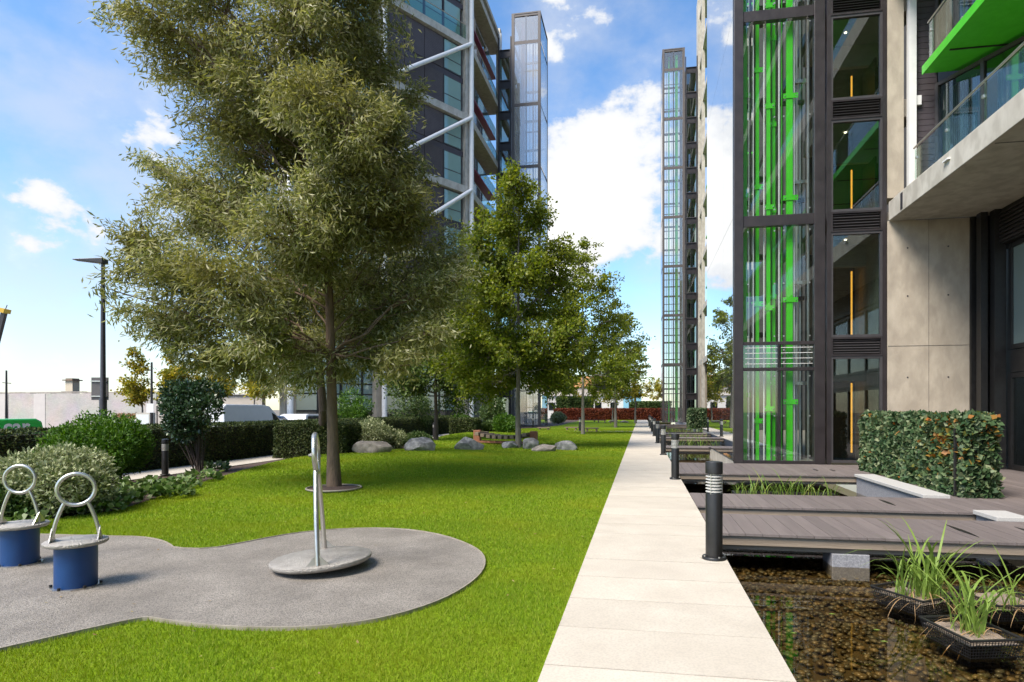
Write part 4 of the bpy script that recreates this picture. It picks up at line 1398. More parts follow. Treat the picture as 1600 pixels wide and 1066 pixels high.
def shrub(name, label, lobes, leaf, L, W, n, seed, base, stems=7, cat='shrub', group=None, bark=M_BARKD, core=None):
    """leafy shrub: leaves near the surface of its lobes, stems from the base"""
    g = np.random.default_rng(seed)
    t_ = thing(name, label, cat, base, group=group)
    tot = sum(r[0] * r[1] for c, r in lobes)
    V = []
    sm = MB()
    for (c, r) in lobes:
        k = int(n * r[0] * r[1] / tot)
        d = unit(g.normal(size=(k, 3)))
        bumpy = 1 + .10 * np.sin(d[:, 0:1] * 9 + seed) * np.cos(d[:, 1:2] * 8 + d[:, 2:3] * 6)
        pos = np.array(c) + d * np.array(r) * (g.uniform(.1, 1, (k, 1)) ** .33) * bumpy
        pos[:, 2] = np.maximum(pos[:, 2], base[2] + .02)
        dr = d * .7 + g.normal(size=(k, 3)) * .7 + np.array([0, 0, .25])
        V.append(leaf_quads(g, pos, dr, L, W))
        for q in range(max(2, stems // len(lobes))):
            e = np.array(c) + unit(g.normal(size=3)) * np.array(r) * .75
            s = np.array(tuple(base)) + np.array([g.uniform(-.06, .06), g.uniform(-.06, .06), 0])
            sm.tube(bez(s, (s + e) / 2 + np.array([0, 0, .1]), e, 6), [.018, .015, .012, .009, .006, .003], 5)
    sm.build('stems', bark, t_)
    link_mesh('foliage', poly_mesh('foliage', np.concatenate(V) - np.array(tuple(base)), 4), leaf, t_)
    return t_


def bush_at(name, label, px, py, wpx, hpx, leaf, L, W, n, seed, d=None, cat='shrub', group=None, nl=5, z=None):
    """rounded shrub standing at ground pixel (px, py), wpx wide and hpx tall in the view"""
    b_ = G(px, py) if d is None else P(px, py, d)
    c_, s_ = math.cos(TH), math.sin(TH)
    dd = -b_.x * s_ + b_.y * c_
    b_.z = hgt(b_.x, b_.y) - .03 if z is None else z
    rw, h = wpx / 2 * dd / F, hpx * dd / F
    g = random.Random(seed)
    lb_ = [((b_.x, b_.y, b_.z + h * .5), (rw * .8, rw * .8, h * .48))]
    for i in range(nl):
        a = 2 * PI * i / nl + g.uniform(0, .6)
        q = g.uniform(.42, .62)
        lb_.append(((b_.x + math.cos(a) * rw * q, b_.y + math.sin(a) * rw * q, b_.z + h * g.uniform(.30, .60)), (rw * g.uniform(.4, .52), rw * g.uniform(.4, .52), h * g.uniform(.28, .38))))
    return shrub(name, label, lb_, leaf, L, W, n, seed, b_, cat=cat, group=group)


m_vari = leafmat('variegated_leaves', [(.10, .14, .045), (.22, .26, .11), (.38, .41, .22), (.50, .52, .33)], trans=.2)
m_fresh = leafmat('fresh_green_leaves', [(.03, .085, .008), (.055, .13, .012), (.085, .18, .018), (.13, .22, .035)], trans=.3)
m_mid = leafmat('mid_green_leaves', [(.025, .06, .012), (.05, .10, .02), (.09, .14, .04), (.15, .19, .07)], trans=.2)
m_yew = leafmat('yew_needles', [(.012, .026, .008), (.024, .046, .012), (.05, .075, .018), (.12, .145, .03)], trans=.1, rough=.6)
m_box = leafmat('box_leaves', [(.018, .035, .010), (.035, .06, .014), (.08, .105, .03), (.13, .15, .05)], trans=.12)
m_ivy = leafmat('ivy_leaves', [(.022, .055, .022), (.04, .085, .032), (.07, .12, .05), (.12, .17, .08), (.22, .25, .13)], trans=.15, rough=.5, patch=None, spec=.3)
m_ivyr = leafmat('autumn_ivy_leaves', [(.25, .14, .03), (.34, .12, .03), (.20, .20, .04), (.12, .15, .04)], trans=.2, rough=.45)
m_copper = leafmat('copper_beech_leaves', [(.07, .018, .012), (.13, .030, .018), (.20, .05, .025), (.28, .085, .03)], trans=.2)
m_sedge = leafmat('sedge_blades', [(.10, .19, .03), (.16, .28, .045), (.24, .34, .07), (.33, .36, .10)], trans=.3, rough=.4)
m_straw = leafmat('dry_blades', [(.34, .20, .09), (.42, .28, .14), (.30, .15, .07)], trans=.2)
m_hosta = leafmat('bergenia_leaves', [(.05, .10, .02), (.09, .16, .035), (.15, .22, .07), (.24, .29, .12)], trans=.25, rough=.4)


def hedge(name, label, x0, x1, y0, y1, z0, z1, leaf, L, W, n, seed, core, faces='xXyYz', wob=.03, cat='hedge', extra=None, group=None):
    g = np.random.default_rng(seed)
    t_ = thing(name, label, cat, ((x0 + x1) / 2, (y0 + y1) / 2, z0), group=group)
    i_ = .07
    part('inner_growth', core, t_, (x0 + i_, x1 - i_, y0 + i_, y1 - i_, z0, z1 - i_))
    areas = {'x': (y1 - y0) * (z1 - z0), 'X': (y1 - y0) * (z1 - z0), 'y': (x1 - x0) * (z1 - z0), 'Y': (x1 - x0) * (z1 - z0), 'z': (x1 - x0) * (y1 - y0)}
    tot = sum(areas[f] for f in faces)
    V, V2 = [], []
    for f in faces:
        k = int(n * areas[f] / tot)
        X, Y, Z = g.uniform(x0, x1, k), g.uniform(y0, y1, k), g.uniform(z0, z1, k)
        nr = np.zeros((k, 3))
        if f == 'x': X[:] = x0; nr[:, 0] = -1
        if f == 'X': X[:] = x1; nr[:, 0] = 1
        if f == 'y': Y[:] = y0; nr[:, 1] = -1
        if f == 'Y': Y[:] = y1; nr[:, 1] = 1
        if f == 'z': Z[:] = z1; nr[:, 2] = 1
        pos = np.stack([X, Y, Z], 1)
        w = (np.sin(pos[:, 1] * 3.1 + seed) * np.cos(pos[:, 2] * 4.3) + np.sin(pos[:, 0] * 5 + pos[:, 1] * 7.7)) * .5
        pos += nr * (w[:, None] * wob - g.exponential(.035, (k, 1)) + .02)
        dr = nr * .55 + g.normal(size=(k, 3)) * .6 + np.array([0, 0, -.25 if f != 'z' else .1])
        if extra:
            sel = extra(pos, g)
            V2.append(leaf_quads(g, pos[sel], dr[sel], L, W))
            pos, dr = pos[~sel], dr[~sel]
        V.append(leaf_quads(g, pos, dr, L, W))
    org = np.array(tuple(ORG[t_]))
    link_mesh('foliage', poly_mesh('foliage', np.concatenate(V) - org, 4), leaf, t_)
    if extra: link_mesh('autumn_foliage', poly_mesh('autumn_foliage', np.concatenate(V2) - org, 4), m_ivyr, t_)
    return t_


m_core = mat('hedge_twigs', (.012, .012, .007), (.03, .026, .015), scale=20, rough=.95)
hedge('clipped_hedge', 'long dark clipped yew hedge between the side path and the street', -13.3, -12.35, 4.0, 43.0, -.1, 1.07, m_yew, .075, .03, 90000, 41, m_core, 'Xyz')
hedge('box_hedge', 'short clipped box hedge block behind the second trunk', *(lambda a: (a.x - 1.25, a.x + 1.05, a.y - .2, a.y + 1.0))(G(492, 716)), 0.0, 1.05, m_box, .07, .035, 16000, 42, m_core, 'xXyz')
hedge('box_hedge', 'small dark clipped hedge block beside the third trunk, right of the rounded shrubs', *(lambda a: (a.x - 1.0, a.x + .5, a.y, a.y + 1.6))(G(728, 680)), .0, .95, m_box, .1, .05, 7000, 48, m_core, 'xXyz')
hedge('copper_hedge', 'rust red clipped beech hedge closing the far end of the lawn', -13.0, 9.5, 90.5, 91.8, -.05, 1.55, m_copper, .22, .13, 16000, 43, mat('copper_core', (.05, .018, .012), (.08, .03, .02), scale=6, rough=.95), 'yz', wob=.05)
hedge('green_hedge', 'dark green hedge behind the red one, near the far lift shaft', -1.5, 4.5, 95, 96.5, -.3, 2.6, m_mid, .25, .15, 7000, 44, m_core, 'xyz', wob=.1)
hedge('green_hedge', 'dark green hedge behind the left end of the red one', -13, -7.5, 93, 94.5, -.3, 3.3, m_mid, .25, .15, 7000, 45, m_core, 'Xyz', wob=.12)
ivx = lambda pos, g: (g.uniform(0, 1, len(pos)) < .02 + .5 * np.exp(-((pos[:, 1] - 12.2) / .5) ** 2 - ((pos[:, 2] - 1.0) / .35) ** 2))
hedge('ivy_hedge', 'waist high ivy covered screen beside the pool and the concrete pier', 5.48, 5.98, 11.55, 16.5, .01, 1.36, m_ivy, .115, .10, 15000, 46, m_core, 'xyzX', wob=.05, extra=ivx)
hedge('ivy_hedge', 'second ivy screen cut off by the right edge of the picture', 5.48, 5.98, 5.2, 9.55, .01, 1.15, m_ivy, .115, .10, 9000, 47, m_core, 'xYzyX', wob=.05, extra=ivx)
hedge('ivy_hedge', 'distant ivy block at the foot of the far lift shaft', 3.9, 5.3, 50, 53, .0, 1.5, m_ivy, .16, .12, 5000, 49, m_core, 'xyz', wob=.06)

bush_at('variegated_shrub', 'pale cream variegated shrub behind the ring handled stools', 95, 800, 165, 108, m_vari, .075, .032, 15000, 51, nl=6)
bush_at('leafy_shrub', 'tall fresh green shrub in front of the yew hedge, left of the dark bollard', 160, 760, 150, 122, m_fresh, .075, .034, 16000, 52, nl=7)
bush_at('leafy_shrub', 'low green shrub at the left edge behind the farther stool', 5, 812, 90, 56, m_mid, .075, .034, 7000, 60)
bush_at('rounded_shrub', 'large rounded pale shrub behind the flat boulder', 580, 704, 66, 50, m_vari, .09, .045, 6000, 53)
bush_at('rounded_shrub', 'small rounded pale shrub right of the large one', 622, 703, 34, 30, m_vari, .09, .045, 3000, 54)
bush_at('leafy_shrub', 'low dark green shrub between the boulders and the third trunk', 652, 698, 46, 22, m_mid, .10, .05, 3000, 55)
bush_at('leafy_shrub', 'bright green shrub beyond the boulder bridge', 790, 679, 44, 30, m_fresh, .14, .07, 3500, 56)
bush_at('leafy_shrub', 'light green shrub near the left building, right of the third trunk', 720, 676, 40, 30, m_fresh, .14, .07, 3000, 57)
bush_at('leafy_shrub', 'pale shrub at the foot of the left lift shaft', 872, 662, 28, 18, m_vari, .2, .1, 2000, 58)
bush_at('leafy_shrub', 'mid green shrub behind the boulder bridge posts', 765, 678, 30, 18, m_mid, .14, .07, 2000, 59)


# small multi-stem trees
def small_tree(label, px, py, cx, cy, rpx, leaf, L, W, n, seed, hpx=None):
    b_ = G(px, py)
    c_, s_ = math.cos(TH), math.sin(TH)
    dd = -b_.x * s_ + b_.y * c_
    b_.z = hgt(b_.x, b_.y) - .03
    g = random.Random(seed)
    lobes = []
    for i in range(9):
        a = g.uniform(0, 2 * PI)
        q = g.uniform(.2, .62)
        c = P(cx + math.cos(a) * rpx * q, cy + math.sin(a) * (hpx or rpx) * q, dd + g.uniform(-.4, .4) * rpx * dd / F)
        r = rpx * dd / F * g.uniform(.38, .55)
        lobes.append((tuple(c), (r, r, r * .85)))
    return shrub('small_tree', label, lobes, leaf, L, W, n, seed, b_, stems=18, cat='tree')


small_tree('small glossy dark leaved tree standing before the yew hedge', 312, 745, 300, 632, 58, m_horn3, .095, .05, 7500, 61, 55)
small_tree('small tree in front of the teal windows of the left block', 648, 682, 645, 636, 38, m_mid, .13, .065, 3500, 62)
small_tree('small tree beside the pale pier of the left block', 768, 676, 768, 640, 26, m_mid, .15, .08, 2500, 63)
small_tree('small leafy tree behind the second dark trunk', 545, 690, 545, 632, 34, m_fresh, .12, .06, 3000, 64, 42)

# low leafy ground cover along the bed, each clump a plant
GCW = ['broad leaved ground cover clump right beside the cream shrub', 'ground cover clump second from the cream shrub along the lawn edge', 'ground cover clump in the middle of the row along the bed',
       'ground cover clump below the dark bollard', 'ground cover clump just right of the dark bollard', 'ground cover clump at the foot of the small glossy tree', 'lowest ground cover clump, under the cream shrub',
       'ground cover clump right of the small glossy tree stem', 'small ground cover clump at the lawn edge below the bollard', 'ground cover clump at the foot of the tall green shrub', 'ground cover clump at the left edge behind the stools']
for k, (px, py, r) in enumerate(((175, 790, .32), (200, 783, .34), (228, 778, .36), (255, 770, .32), (285, 766, .30), (318, 757, .3), (150, 800, .34), (335, 742, .25), (272, 778, .25), (215, 768, .3), (20, 830, .3))):
    b_ = G(px, py)
    b_.z = hgt(b_.x, b_.y) - .03
    g = np.random.default_rng(100 + k)
    t_ = thing('bergenia_plant', GCW[k], 'plant', b_, group='ground cover plants along the bed')
    n_ = 110
    a = g.uniform(0, 2 * PI, n_)
    q = np.sqrt(g.uniform(0, 1, n_)) * r
    pos = np.stack([b_.x + np.cos(a) * q, b_.y + np.sin(a) * q, b_.z + .05 + g.uniform(0, .16, n_)], 1)
    dr = np.stack([np.cos(a), np.sin(a), g.uniform(-.1, .7, n_)], 1) + g.normal(size=(n_, 3)) * .3
    link_mesh('foliage', poly_mesh('foliage', leaf_quads(g, pos, dr, .13, .09) - np.array(tuple(b_)), 4), m_hosta, t_)


# sedges
def blade_mesh(g, h, reach, w, droop):
    seg = 7
    a = g.uniform(0, 2 * PI)
    V, Fc = [], []
    for i in range(seg + 1):
        u = i / seg
        x = reach * (u ** 1.5)
        z = h * (u - droop * u ** 3)
        ww = w * (1 - u ** 2.2) * (.7 + .6 * u) / 2 + .0006
        V += [(x, -ww, z), (x, ww, z + .15 * ww)]
        if i: Fc.append((2 * i - 2, 2 * i, 2 * i + 1, 2 * i - 1))
    me_ = bpy.data.meshes.new('blade')
    me_.from_pydata(V, [], Fc)
    return me_


gbl = np.random.default_rng(77)
BL = []
for k in range(9):
    me_ = blade_mesh(gbl, gbl.uniform(.34, .5), gbl.uniform(.04, .42), .013, gbl.uniform(.05, .75))
    me_.materials.append(m_sedge)
    BL.append(me_)
DRY = []
for k in range(4):
    me_ = blade_mesh(gbl, gbl.uniform(.10, .28), gbl.uniform(.25, .45), .010, gbl.uniform(1.1, 2.1))
    me_.materials.append(m_straw)
    DRY.append(me_)


def sedge(label, loc, n_, seed, scale=1.0, dry=.2, spread=.06, group=None, joined=False):
    g = random.Random(seed)
    t_ = thing('sedge_plant', label, 'plant', loc, group=group)
    if joined:
        m_ = MB(); d_ = MB()
    for i in range(n_):
        isd = g.random() < dry
        me_ = g.choice(DRY if isd else BL)
        rz = g.uniform(0, 2 * PI)
        s_ = scale * g.uniform(.55, 1.2) * (.62 if isd else 1)
        off = (g.gauss(0, spread), g.gauss(0, spread), 0)
        if not joined:
            o_ = bpy.data.objects.new('dry_blade' if isd else 'blade', me_)
            C.objects.link(o_)
            o_.parent = t_
            o_.location = off
            o_.rotation_euler = (g.uniform(-.15, .15), g.uniform(-.12, .12), rz)
            o_.scale = (s_, s_, s_)
        else:
            M_ = Matrix.Translation(Vector(loc) + Vector(off)) @ Matrix.Rotation(rz, 4, 'Z') @ Matrix.Rotation(g.uniform(-.15, .15), 4, 'X') @ Matrix.Scale(s_, 4)
            (d_ if isd else m_).add([M_ @ v.co for v in me_.vertices], [tuple(p.vertices) for p in me_.polygons])
    if joined:
        m_.build('foliage', m_sedge, t_)
        if d_.v: d_.build('dry_foliage', m_straw, t_)
    return t_

# ================================================================== FURNITURE AND SMALL THINGS
# --- pond baskets
def basket(label, cx, cy, w, l, rz, h=.13, z=WZ - .02):
    t_ = thing('pond_basket', label, 'basket', (cx, cy, z), rz)
    ORG[t_] = Vector((0, 0, 0))                    # parts below are given in the basket's own frame
    bw, bl = w * .42, l * .42
    tw_, tl_ = w / 2, l / 2

    def side(a0, a1, b0, b1, nu, nv):
        """open mesh side between bottom edge a0-a1 and top edge b0-b1: bars both ways"""
        q = MB()
        a0, a1, b0, b1 = map(Vector, (a0, a1, b0, b1))
        up = (b0 - a0).cross(a1 - a0).normalized()
        for i in range(nu + 1):
            u = i / nu
            q.bar(a0.lerp(a1, u), b0.lerp(b1, u), .0045, .003, tuple(up))
        for j in range(nv + 1):
            v = j / nv
            q.bar(a0.lerp(b0, v), a1.lerp(b1, v), .0045, .0034, tuple(up))
        for v in (.02, .97):
            q.bar(a0.lerp(b0, v), a1.lerp(b1, v), .02, .0042, tuple(up))
        return q
    B = [(-bw, -bl, 0), (bw, -bl, 0), (bw, bl, 0), (-bw, bl, 0)]
    T = [(-tw_, -tl_, h), (tw_, -tl_, h), (tw_, tl_, h), (-tw_, tl_, h)]
    for i in range(4):
        j = (i + 1) % 4
        side(B[i], B[j], T[i], T[j], 17 if i % 2 == 0 else 22, 7).build('mesh_side', M_PLANT, t_)
    MB().box(-bw, bw, -bl, bl, -.004, 0).build('tray', M_PLANT, t_)
    rim = MB()
    for i in range(4):
        rim.bar(Vector(T[i]), Vector(T[(i + 1) % 4]), .022, .010)
    rim.build('rim', M_PLANT, t_)
    soil = MB()
    ng = 12
    for j in range(ng + 1):
        for i in range(ng + 1):
            soil.v.append(((-.47 + .94 * i / ng) * w, (-.47 + .94 * j / ng) * l, h * .72 + random.uniform(-.006, .008)))
    for j in range(ng):
        for i in range(ng):
            k = j * (ng + 1) + i
            soil.f.append((k, k + 1, k + ng + 2, k + ng + 1))
    soil.build('grit', M_GRIT, t_, smooth=True)
    return t_


def wpt(px, py, z=WZ):
    return G(px, py, z)


b1 = wpt(1515, 1010)
b2 = wpt(1432, 955)
b3 = wpt(1560, 970)
basket('front black mesh pond basket holding sedge, nearest the viewer', b1.x, b1.y, .44, .54, .25, .17)
basket('left black mesh pond basket behind the front one', b2.x + .02, b2.y + .14, .44, .54, .55, .17)
basket('right rear black mesh pond basket partly filled with pale grit', b3.x + .16, b3.y + .26, .50, .56, .2, .17)
sedge('tall green sedge growing from the front pond basket', (b1.x + .03, b1.y + .05, WZ + .1), 60, 5, 1.75, .2)
sedge('upright green sedge in the left pond basket', (b2.x + .16, b2.y + .12, WZ + .1), 64, 6, 1.85, .18)
sedge('arching thin sedge at the outer corner of the left basket', (b2.x - .05, b2.y + .1, WZ + .1), 26, 8, 1.5, .35, .05)
sedge('straggling half dry sedge in the right rear basket', (b3.x + .12, b3.y + .05, WZ + .1), 50, 7, 1.35, .55, .1)
# reed bed between the second bridge and the entrance deck
rb = thing('reed_trough', 'low black trough of reeds between the footbridge and the lift deck', 'planter', (2.9, 13.2, WZ))
part('trough', M_PLANT, rb, (1.9, 3.9, 12.9, 12.94, WZ - .12, WZ + .16), (1.9, 3.9, 13.46, 13.5, WZ - .12, WZ + .16), (1.9, 1.94, 12.94, 13.46, WZ - .12, WZ + .16), (3.86, 3.9, 12.94, 13.46, WZ - .12, WZ + .16))
part('soil', M_GRIT, rb, (1.94, 3.86, 12.94, 13.46, WZ - .1, WZ + .1))
for k in range(8):
    sedge('%s reed clump from the left in the trough before the lift deck' % ['first', 'second', 'third', 'fourth', 'fifth', 'sixth', 'seventh', 'last'][k], (1.98 + k * .26, 13.2 + random.uniform(-.12, .12), WZ + .1), 26, 30 + k, 1.15 + .2 * (k == 2 or k == 4), .22, .07, 'reed clumps in the trough', joined=True)
for k, (y, n_, lab) in enumerate(((29.5, 5, 'near'), (36.6, 6, 'middle'), (47.0, 6, 'far'))):
    tt = thing('reed_trough', '%s trough of reeds in the narrow pool beyond the mirrored shaft wall' % lab, 'planter', (3.0, y, WZ))
    part('trough', M_PLANT, tt, (1.5, 4.5, y - .35, y - .3, WZ - .12, WZ + .2), (1.5, 4.5, y + .3, y + .35, WZ - .12, WZ + .2), (1.5, 1.55, y - .3, y + .3, WZ - .12, WZ + .2), (4.45, 4.5, y - .3, y + .3, WZ - .12, WZ + .2))
    part('soil', M_GRIT, tt, (1.55, 4.45, y - .3, y + .3, WZ - .1, WZ + .12))
    for j in range(n_):
        sedge('%s reed clump from the path in the %s trough along the pool' % (['first', 'second', 'third', 'fourth', 'fifth', 'sixth'][j], lab), (1.8 + j * .5, y, WZ + .1), 36, 60 + 10 * k + j, 1.5, .3, .14, 'reed clumps farther along the pool', joined=True)
# floating leaves
for k, (px, py) in enumerate(((1381, 1003), (1388, 908), (1240, 850 + 140), (1300, 960), (1370, 985))):
    w_ = wpt(px, py)
    q = MB()
    q.add([(w_.x - .03, w_.y, WZ + .004), (w_.x, w_.y - .012, WZ + .005), (w_.x + .034, w_.y + .004, WZ + .004), (w_.x, w_.y + .014, WZ + .006)], [(0, 1, 2, 3)])
    finish(q.build('floating_leaf', m_sedge), ['yellow green leaf floating left of the front basket', 'pale leaf floating beside the left basket', 'small leaf floating near the path edge', 'small leaf floating in open water before the granite block', 'small leaf floating between path and left basket'][k], 'leaf', 'leaves floating on the pool')


# --- bollards
def make_bollard(label, loc, h=1.0, r=.085):
    t_ = thing('bollard_light', label, 'bollard', loc)
    ORG[t_] = Vector((0, 0, 0))
    MB().lathe((0, 0, 0), [(r * 1.42, 0), (r * 1.42, .022), (r * 1.36, .030), (r, .032)], 32).build('base_plate', M_BLACK, t_, smooth=True)
    MB().lathe((0, 0, 0), [(r, .03), (r, h * .665), (r * .96, h * .675)], 32).build('post', M_BLACK, t_, smooth=True)
    core_ = MB().lathe((0, 0, 0), [(r * .62, h * .67), (r * .62, h * .875)], 24).build('lens', mat('bollard_lens', (.62, .60, .55), (.7, .68, .63), rough=.3), t_, smooth=True)
    ring = MB().lathe((0, 0, 0), [(r * .66, 0), (r * 1.0, -.012), (r * 1.0, -.007), (r * .66, .006)], 32).mesh('louvre_ring', mat('satin_aluminium', (.60, .59, .56), (.68, .67, .64), rough=.4, metal=.35), smooth=True)
    for k in range(6):
        o_ = link_mesh('louvre_ring', ring, None, t_)
        o_.location = (0, 0, h * (.70 + .031 * k))
    for a in (0, 2.1, 4.2):
        MB().tube([(math.cos(a) * r * .93, math.sin(a) * r * .93, h * .67), (math.cos(a) * r * .93, math.sin(a) * r * .93, h * .88)], .006, 6).build('stay', M_INOX, t_)
    MB().lathe((0, 0, 0), [(r * .98, h * .872), (r * 1.02, h * .876), (r * 1.02, h * .985), (r * .98, h * .995), (r * .6, h)], 32).build('cap', M_BLACK, t_, smooth=True)
    bl = MB()
    for a in np.arange(.4, 6.6, 2 * PI / 4): bl.tube([(math.cos(a) * r * 1.22, math.sin(a) * r * 1.22, .02), (math.cos(a) * r * 1.22, math.sin(a) * r * 1.22, .042)], .011, 6)
    bl.build('bolt', M_INOX, t_)
    return t_


words = ['nearest', 'second', 'third', 'fourth', 'fifth', 'sixth', 'seventh', 'eighth']
b0 = make_bollard('nearest black bollard light with a louvred steel head at the path edge', (.735, 6.45, 0))
b0['group'] = 'bollard lights along the path'
for k in range(1, 8):
    dup(b0, (.735, 6.45 + 7.25 * k, 0), .7 * k, '%s bollard light along the right edge of the path, counted from the viewer' % words[k])
for (px, py, lab, s_) in ((258, 742, 'dark bollard light in front of the yew hedge', .85), (833, 668, 'bollard light near the left lift shaft', .9), (906, 673.5, 'bollard light touching the middle hornbeam trunk', .95),
                          (678, 683, 'bollard light behind the third tree trunk', .8)):
    w_ = G(px, py)
    dup(b0, (w_.x, w_.y, hgt(w_.x, w_.y) - .01), .3, lab, 'bollard lights in the garden', s_)

# black fence posts at the ends of the ivy screens
for (y, h, lab) in ((11.75, 1.2, 'thin black steel post at the near end of the ivy screen'), (9.62, 1.38, 'thick black post ending the second ivy screen at the right edge')):
    pt = thing('screen_post', lab, 'post', (5.42, y, .012))
    w_ = .04 if h < 1.3 else .075
    part('post', M_BLACK, pt, (5.42 - w_ / 2, 5.42 + w_ / 2, y - w_ / 2, y + w_ / 2, .012, h), bevel=.004)
    part('foot', M_BLACK, pt, (5.42 - w_, 5.42 + w_, y - w_, y + w_, .013, .022))


# --- play equipment
def ring_handle(parent, disc_r, zd, ring_r, ring_z, tube, plane_rz, foot=.72):
    """two bent legs that carry an upright ring; the frame lies in the local XZ plane turned by plane_rz"""
    Mz = Matrix.Rotation(plane_rz, 4, 'Z')
    rg = [Mz @ Vector((ring_r * math.cos(a), 0, ring_z + ring_r * math.sin(a))) for a in np.linspace(0, 2 * PI, 33)[:-1]]
    MB().tube(rg, tube, 10, closed=True).build('ring', M_INOX, parent, smooth=True)
    for s_ in (-1, 1):
        f0 = Vector((s_ * disc_r * foot, 0, zd))
        top = Vector((s_ * ring_r * .62, 0, ring_z - ring_r * .86))
        mid = Vector((s_ * (disc_r * foot * .82 + ring_r * .12), 0, zd + (top.z - zd) * .52))
        pts = [Vector(p) for p in bez(np.array(f0), np.array(mid), np.array(top), 9)]
        lg = MB().tube([Mz @ p for p in pts], tube * .92, 10).build('leg', M_INOX, parent, smooth=True)
        gs = MB()
        for q in (-1, 1):
            e = Vector((0, q, 0))
            gs.prism([(0, 0)] * 0 + [(-.005, -.005), (.005, -.005), (.005, .005), (-.005, .005)], 0, 0) if False else None
            tri = [f0 + Vector((-.004, 0, 0)), f0 + e * .10 + Vector((-.004, 0, .002)), f0 + Vector((-.004, 0, .11))]
            tri2 = [p + Vector((.008, 0, 0)) for p in tri]
            gs.add([Mz @ p for p in tri + tri2], [(0, 1, 2), (5, 4, 3), (0, 3, 4, 1), (1, 4, 5, 2), (2, 5, 3, 0)])
        gs.build('gusset', M_INOX, lg)


def disc_profile(r, z, t):
    return [(r * .2, z - t), (r * .94, z - t), (r * .985, z - t * .75), (r, z - t * .45), (r * .992, z - t * .15), (r * .965, z)]


def stool(label, loc, rz, group):
    t_ = thing('balance_stool', label, 'play stool', loc, rz, group)
    ORG[t_] = Vector((0, 0, 0))
    MB().lathe((0, 0, 0), [(.155, .0), (.155, .365)], 40).build('drum', M_BLUE, t_, smooth=True)
    MB().lathe((0, 0, 0), [(.19, .0), (.19, .010), (.156, .012)], 8).build('foot_flange', M_INOX, t_)
    for a in np.arange(0, 2 * PI - .1, PI / 3): MB().tube([(math.cos(a) * .176, math.sin(a) * .176, .01), (math.cos(a) * .176, math.sin(a) * .176, .032)], .012, 8).build('bolt', M_BLACK, t_)
    MB().lathe((0, 0, 0), disc_profile(.235, .40, .035), 48).build('disc', M_TREAD, t_, smooth=True)
    sc = MB()
    for a in np.arange(.5, 2 * PI, PI / 2): sc.tube([(math.cos(a) * .12, math.sin(a) * .12, .399), (math.cos(a) * .12, math.sin(a) * .12, .404)], .008, 8)
    sc.build('screw', M_INOX, t_)
    ring_handle(t_, .235, .40, .135, .835, .0165, 0)
    return t_


s1 = G(119, 917)
s2 = G(31, 882)
stool('blue drum stool with a steel ring handle, the nearer and more complete one', (s1.x, s1.y, .006), .62, 'ring handled play stools')
stool('blue drum stool with a steel ring handle, cut off by the left edge', (s2.x, s2.y, .006), .35, 'ring handled play stools')
sp_ = G(503, 873, .09)
sn = thing('play_spinner', 'tilted round steel spinner disc with a tall looped handle on the play surface', 'play spinner', (sp_.x, sp_.y, .006), 0)
ORG[sn] = Vector((0, 0, 0))
MB().lathe((0, 0, 0), [(.16, 0), (.14, .04), (.1, .06)], 24).build('pivot', M_STEEL, sn, smooth=True)
dsc = MB().lathe((0, 0, 0), disc_profile(.47, .105, .055), 64).build('disc', M_TREAD, sn, smooth=True)
view_dir = math.atan2(sp_.y, sp_.x)
ring_handle(sn, .47, .105, .185, 1.10, .025, view_dir - .075, foot=.86)
for o_ in list(sn.children):
    if o_.name.split('.')[0] != 'pivot': o_.rotation_euler = (0, R(-3.2), R(0))

# --- boulders
def boulder(label, px, py, wpx, hpx, mt, seed, depth=.8, d=None):
    b_ = G(px, py)
    c_, s_ = math.cos(TH), math.sin(TH)
    dd = -b_.x * s_ + b_.y * c_
    b_.z = hgt(b_.x, b_.y) - .02
    rx, h = wpx / 2 * dd / F, hpx * dd / F
    g = np.random.default_rng(seed)
    import bmesh
    bm = bmesh.new()
    bmesh.ops.create_icosphere(bm, subdivisions=4, radius=1)
    planes = [(unit(g.normal(size=3)), g.uniform(.62, .9)) for _ in range(14)]
    for v in bm.verts:
        p = np.array(v.co)
        for (n_, q) in planes:
            e = p @ n_ - q
            if e > 0: p = p - n_ * e * .92
        p *= 1 + .03 * math.sin(p[0] * 7 + seed) * math.cos(p[1] * 6 + p[2] * 5)
        z = p[2] * h * .78 + h * .28
        v.co = (p[0] * rx * 1.12, p[1] * rx * depth, max(z, -.08))
    me_ = bpy.data.meshes.new('boulder')
    bm.to_mesh(me_)
    bm.free()
    me_.shade_smooth()
    me_.set_sharp_from_angle(angle=R(28))
    o_ = link_mesh('boulder', me_, mt)
    o_.location = b_
    o_.rotation_euler = (0, 0, TH + g.uniform(-.3, .3))
    return finish(o_, label, 'boulder', 'boulders on the lawn')


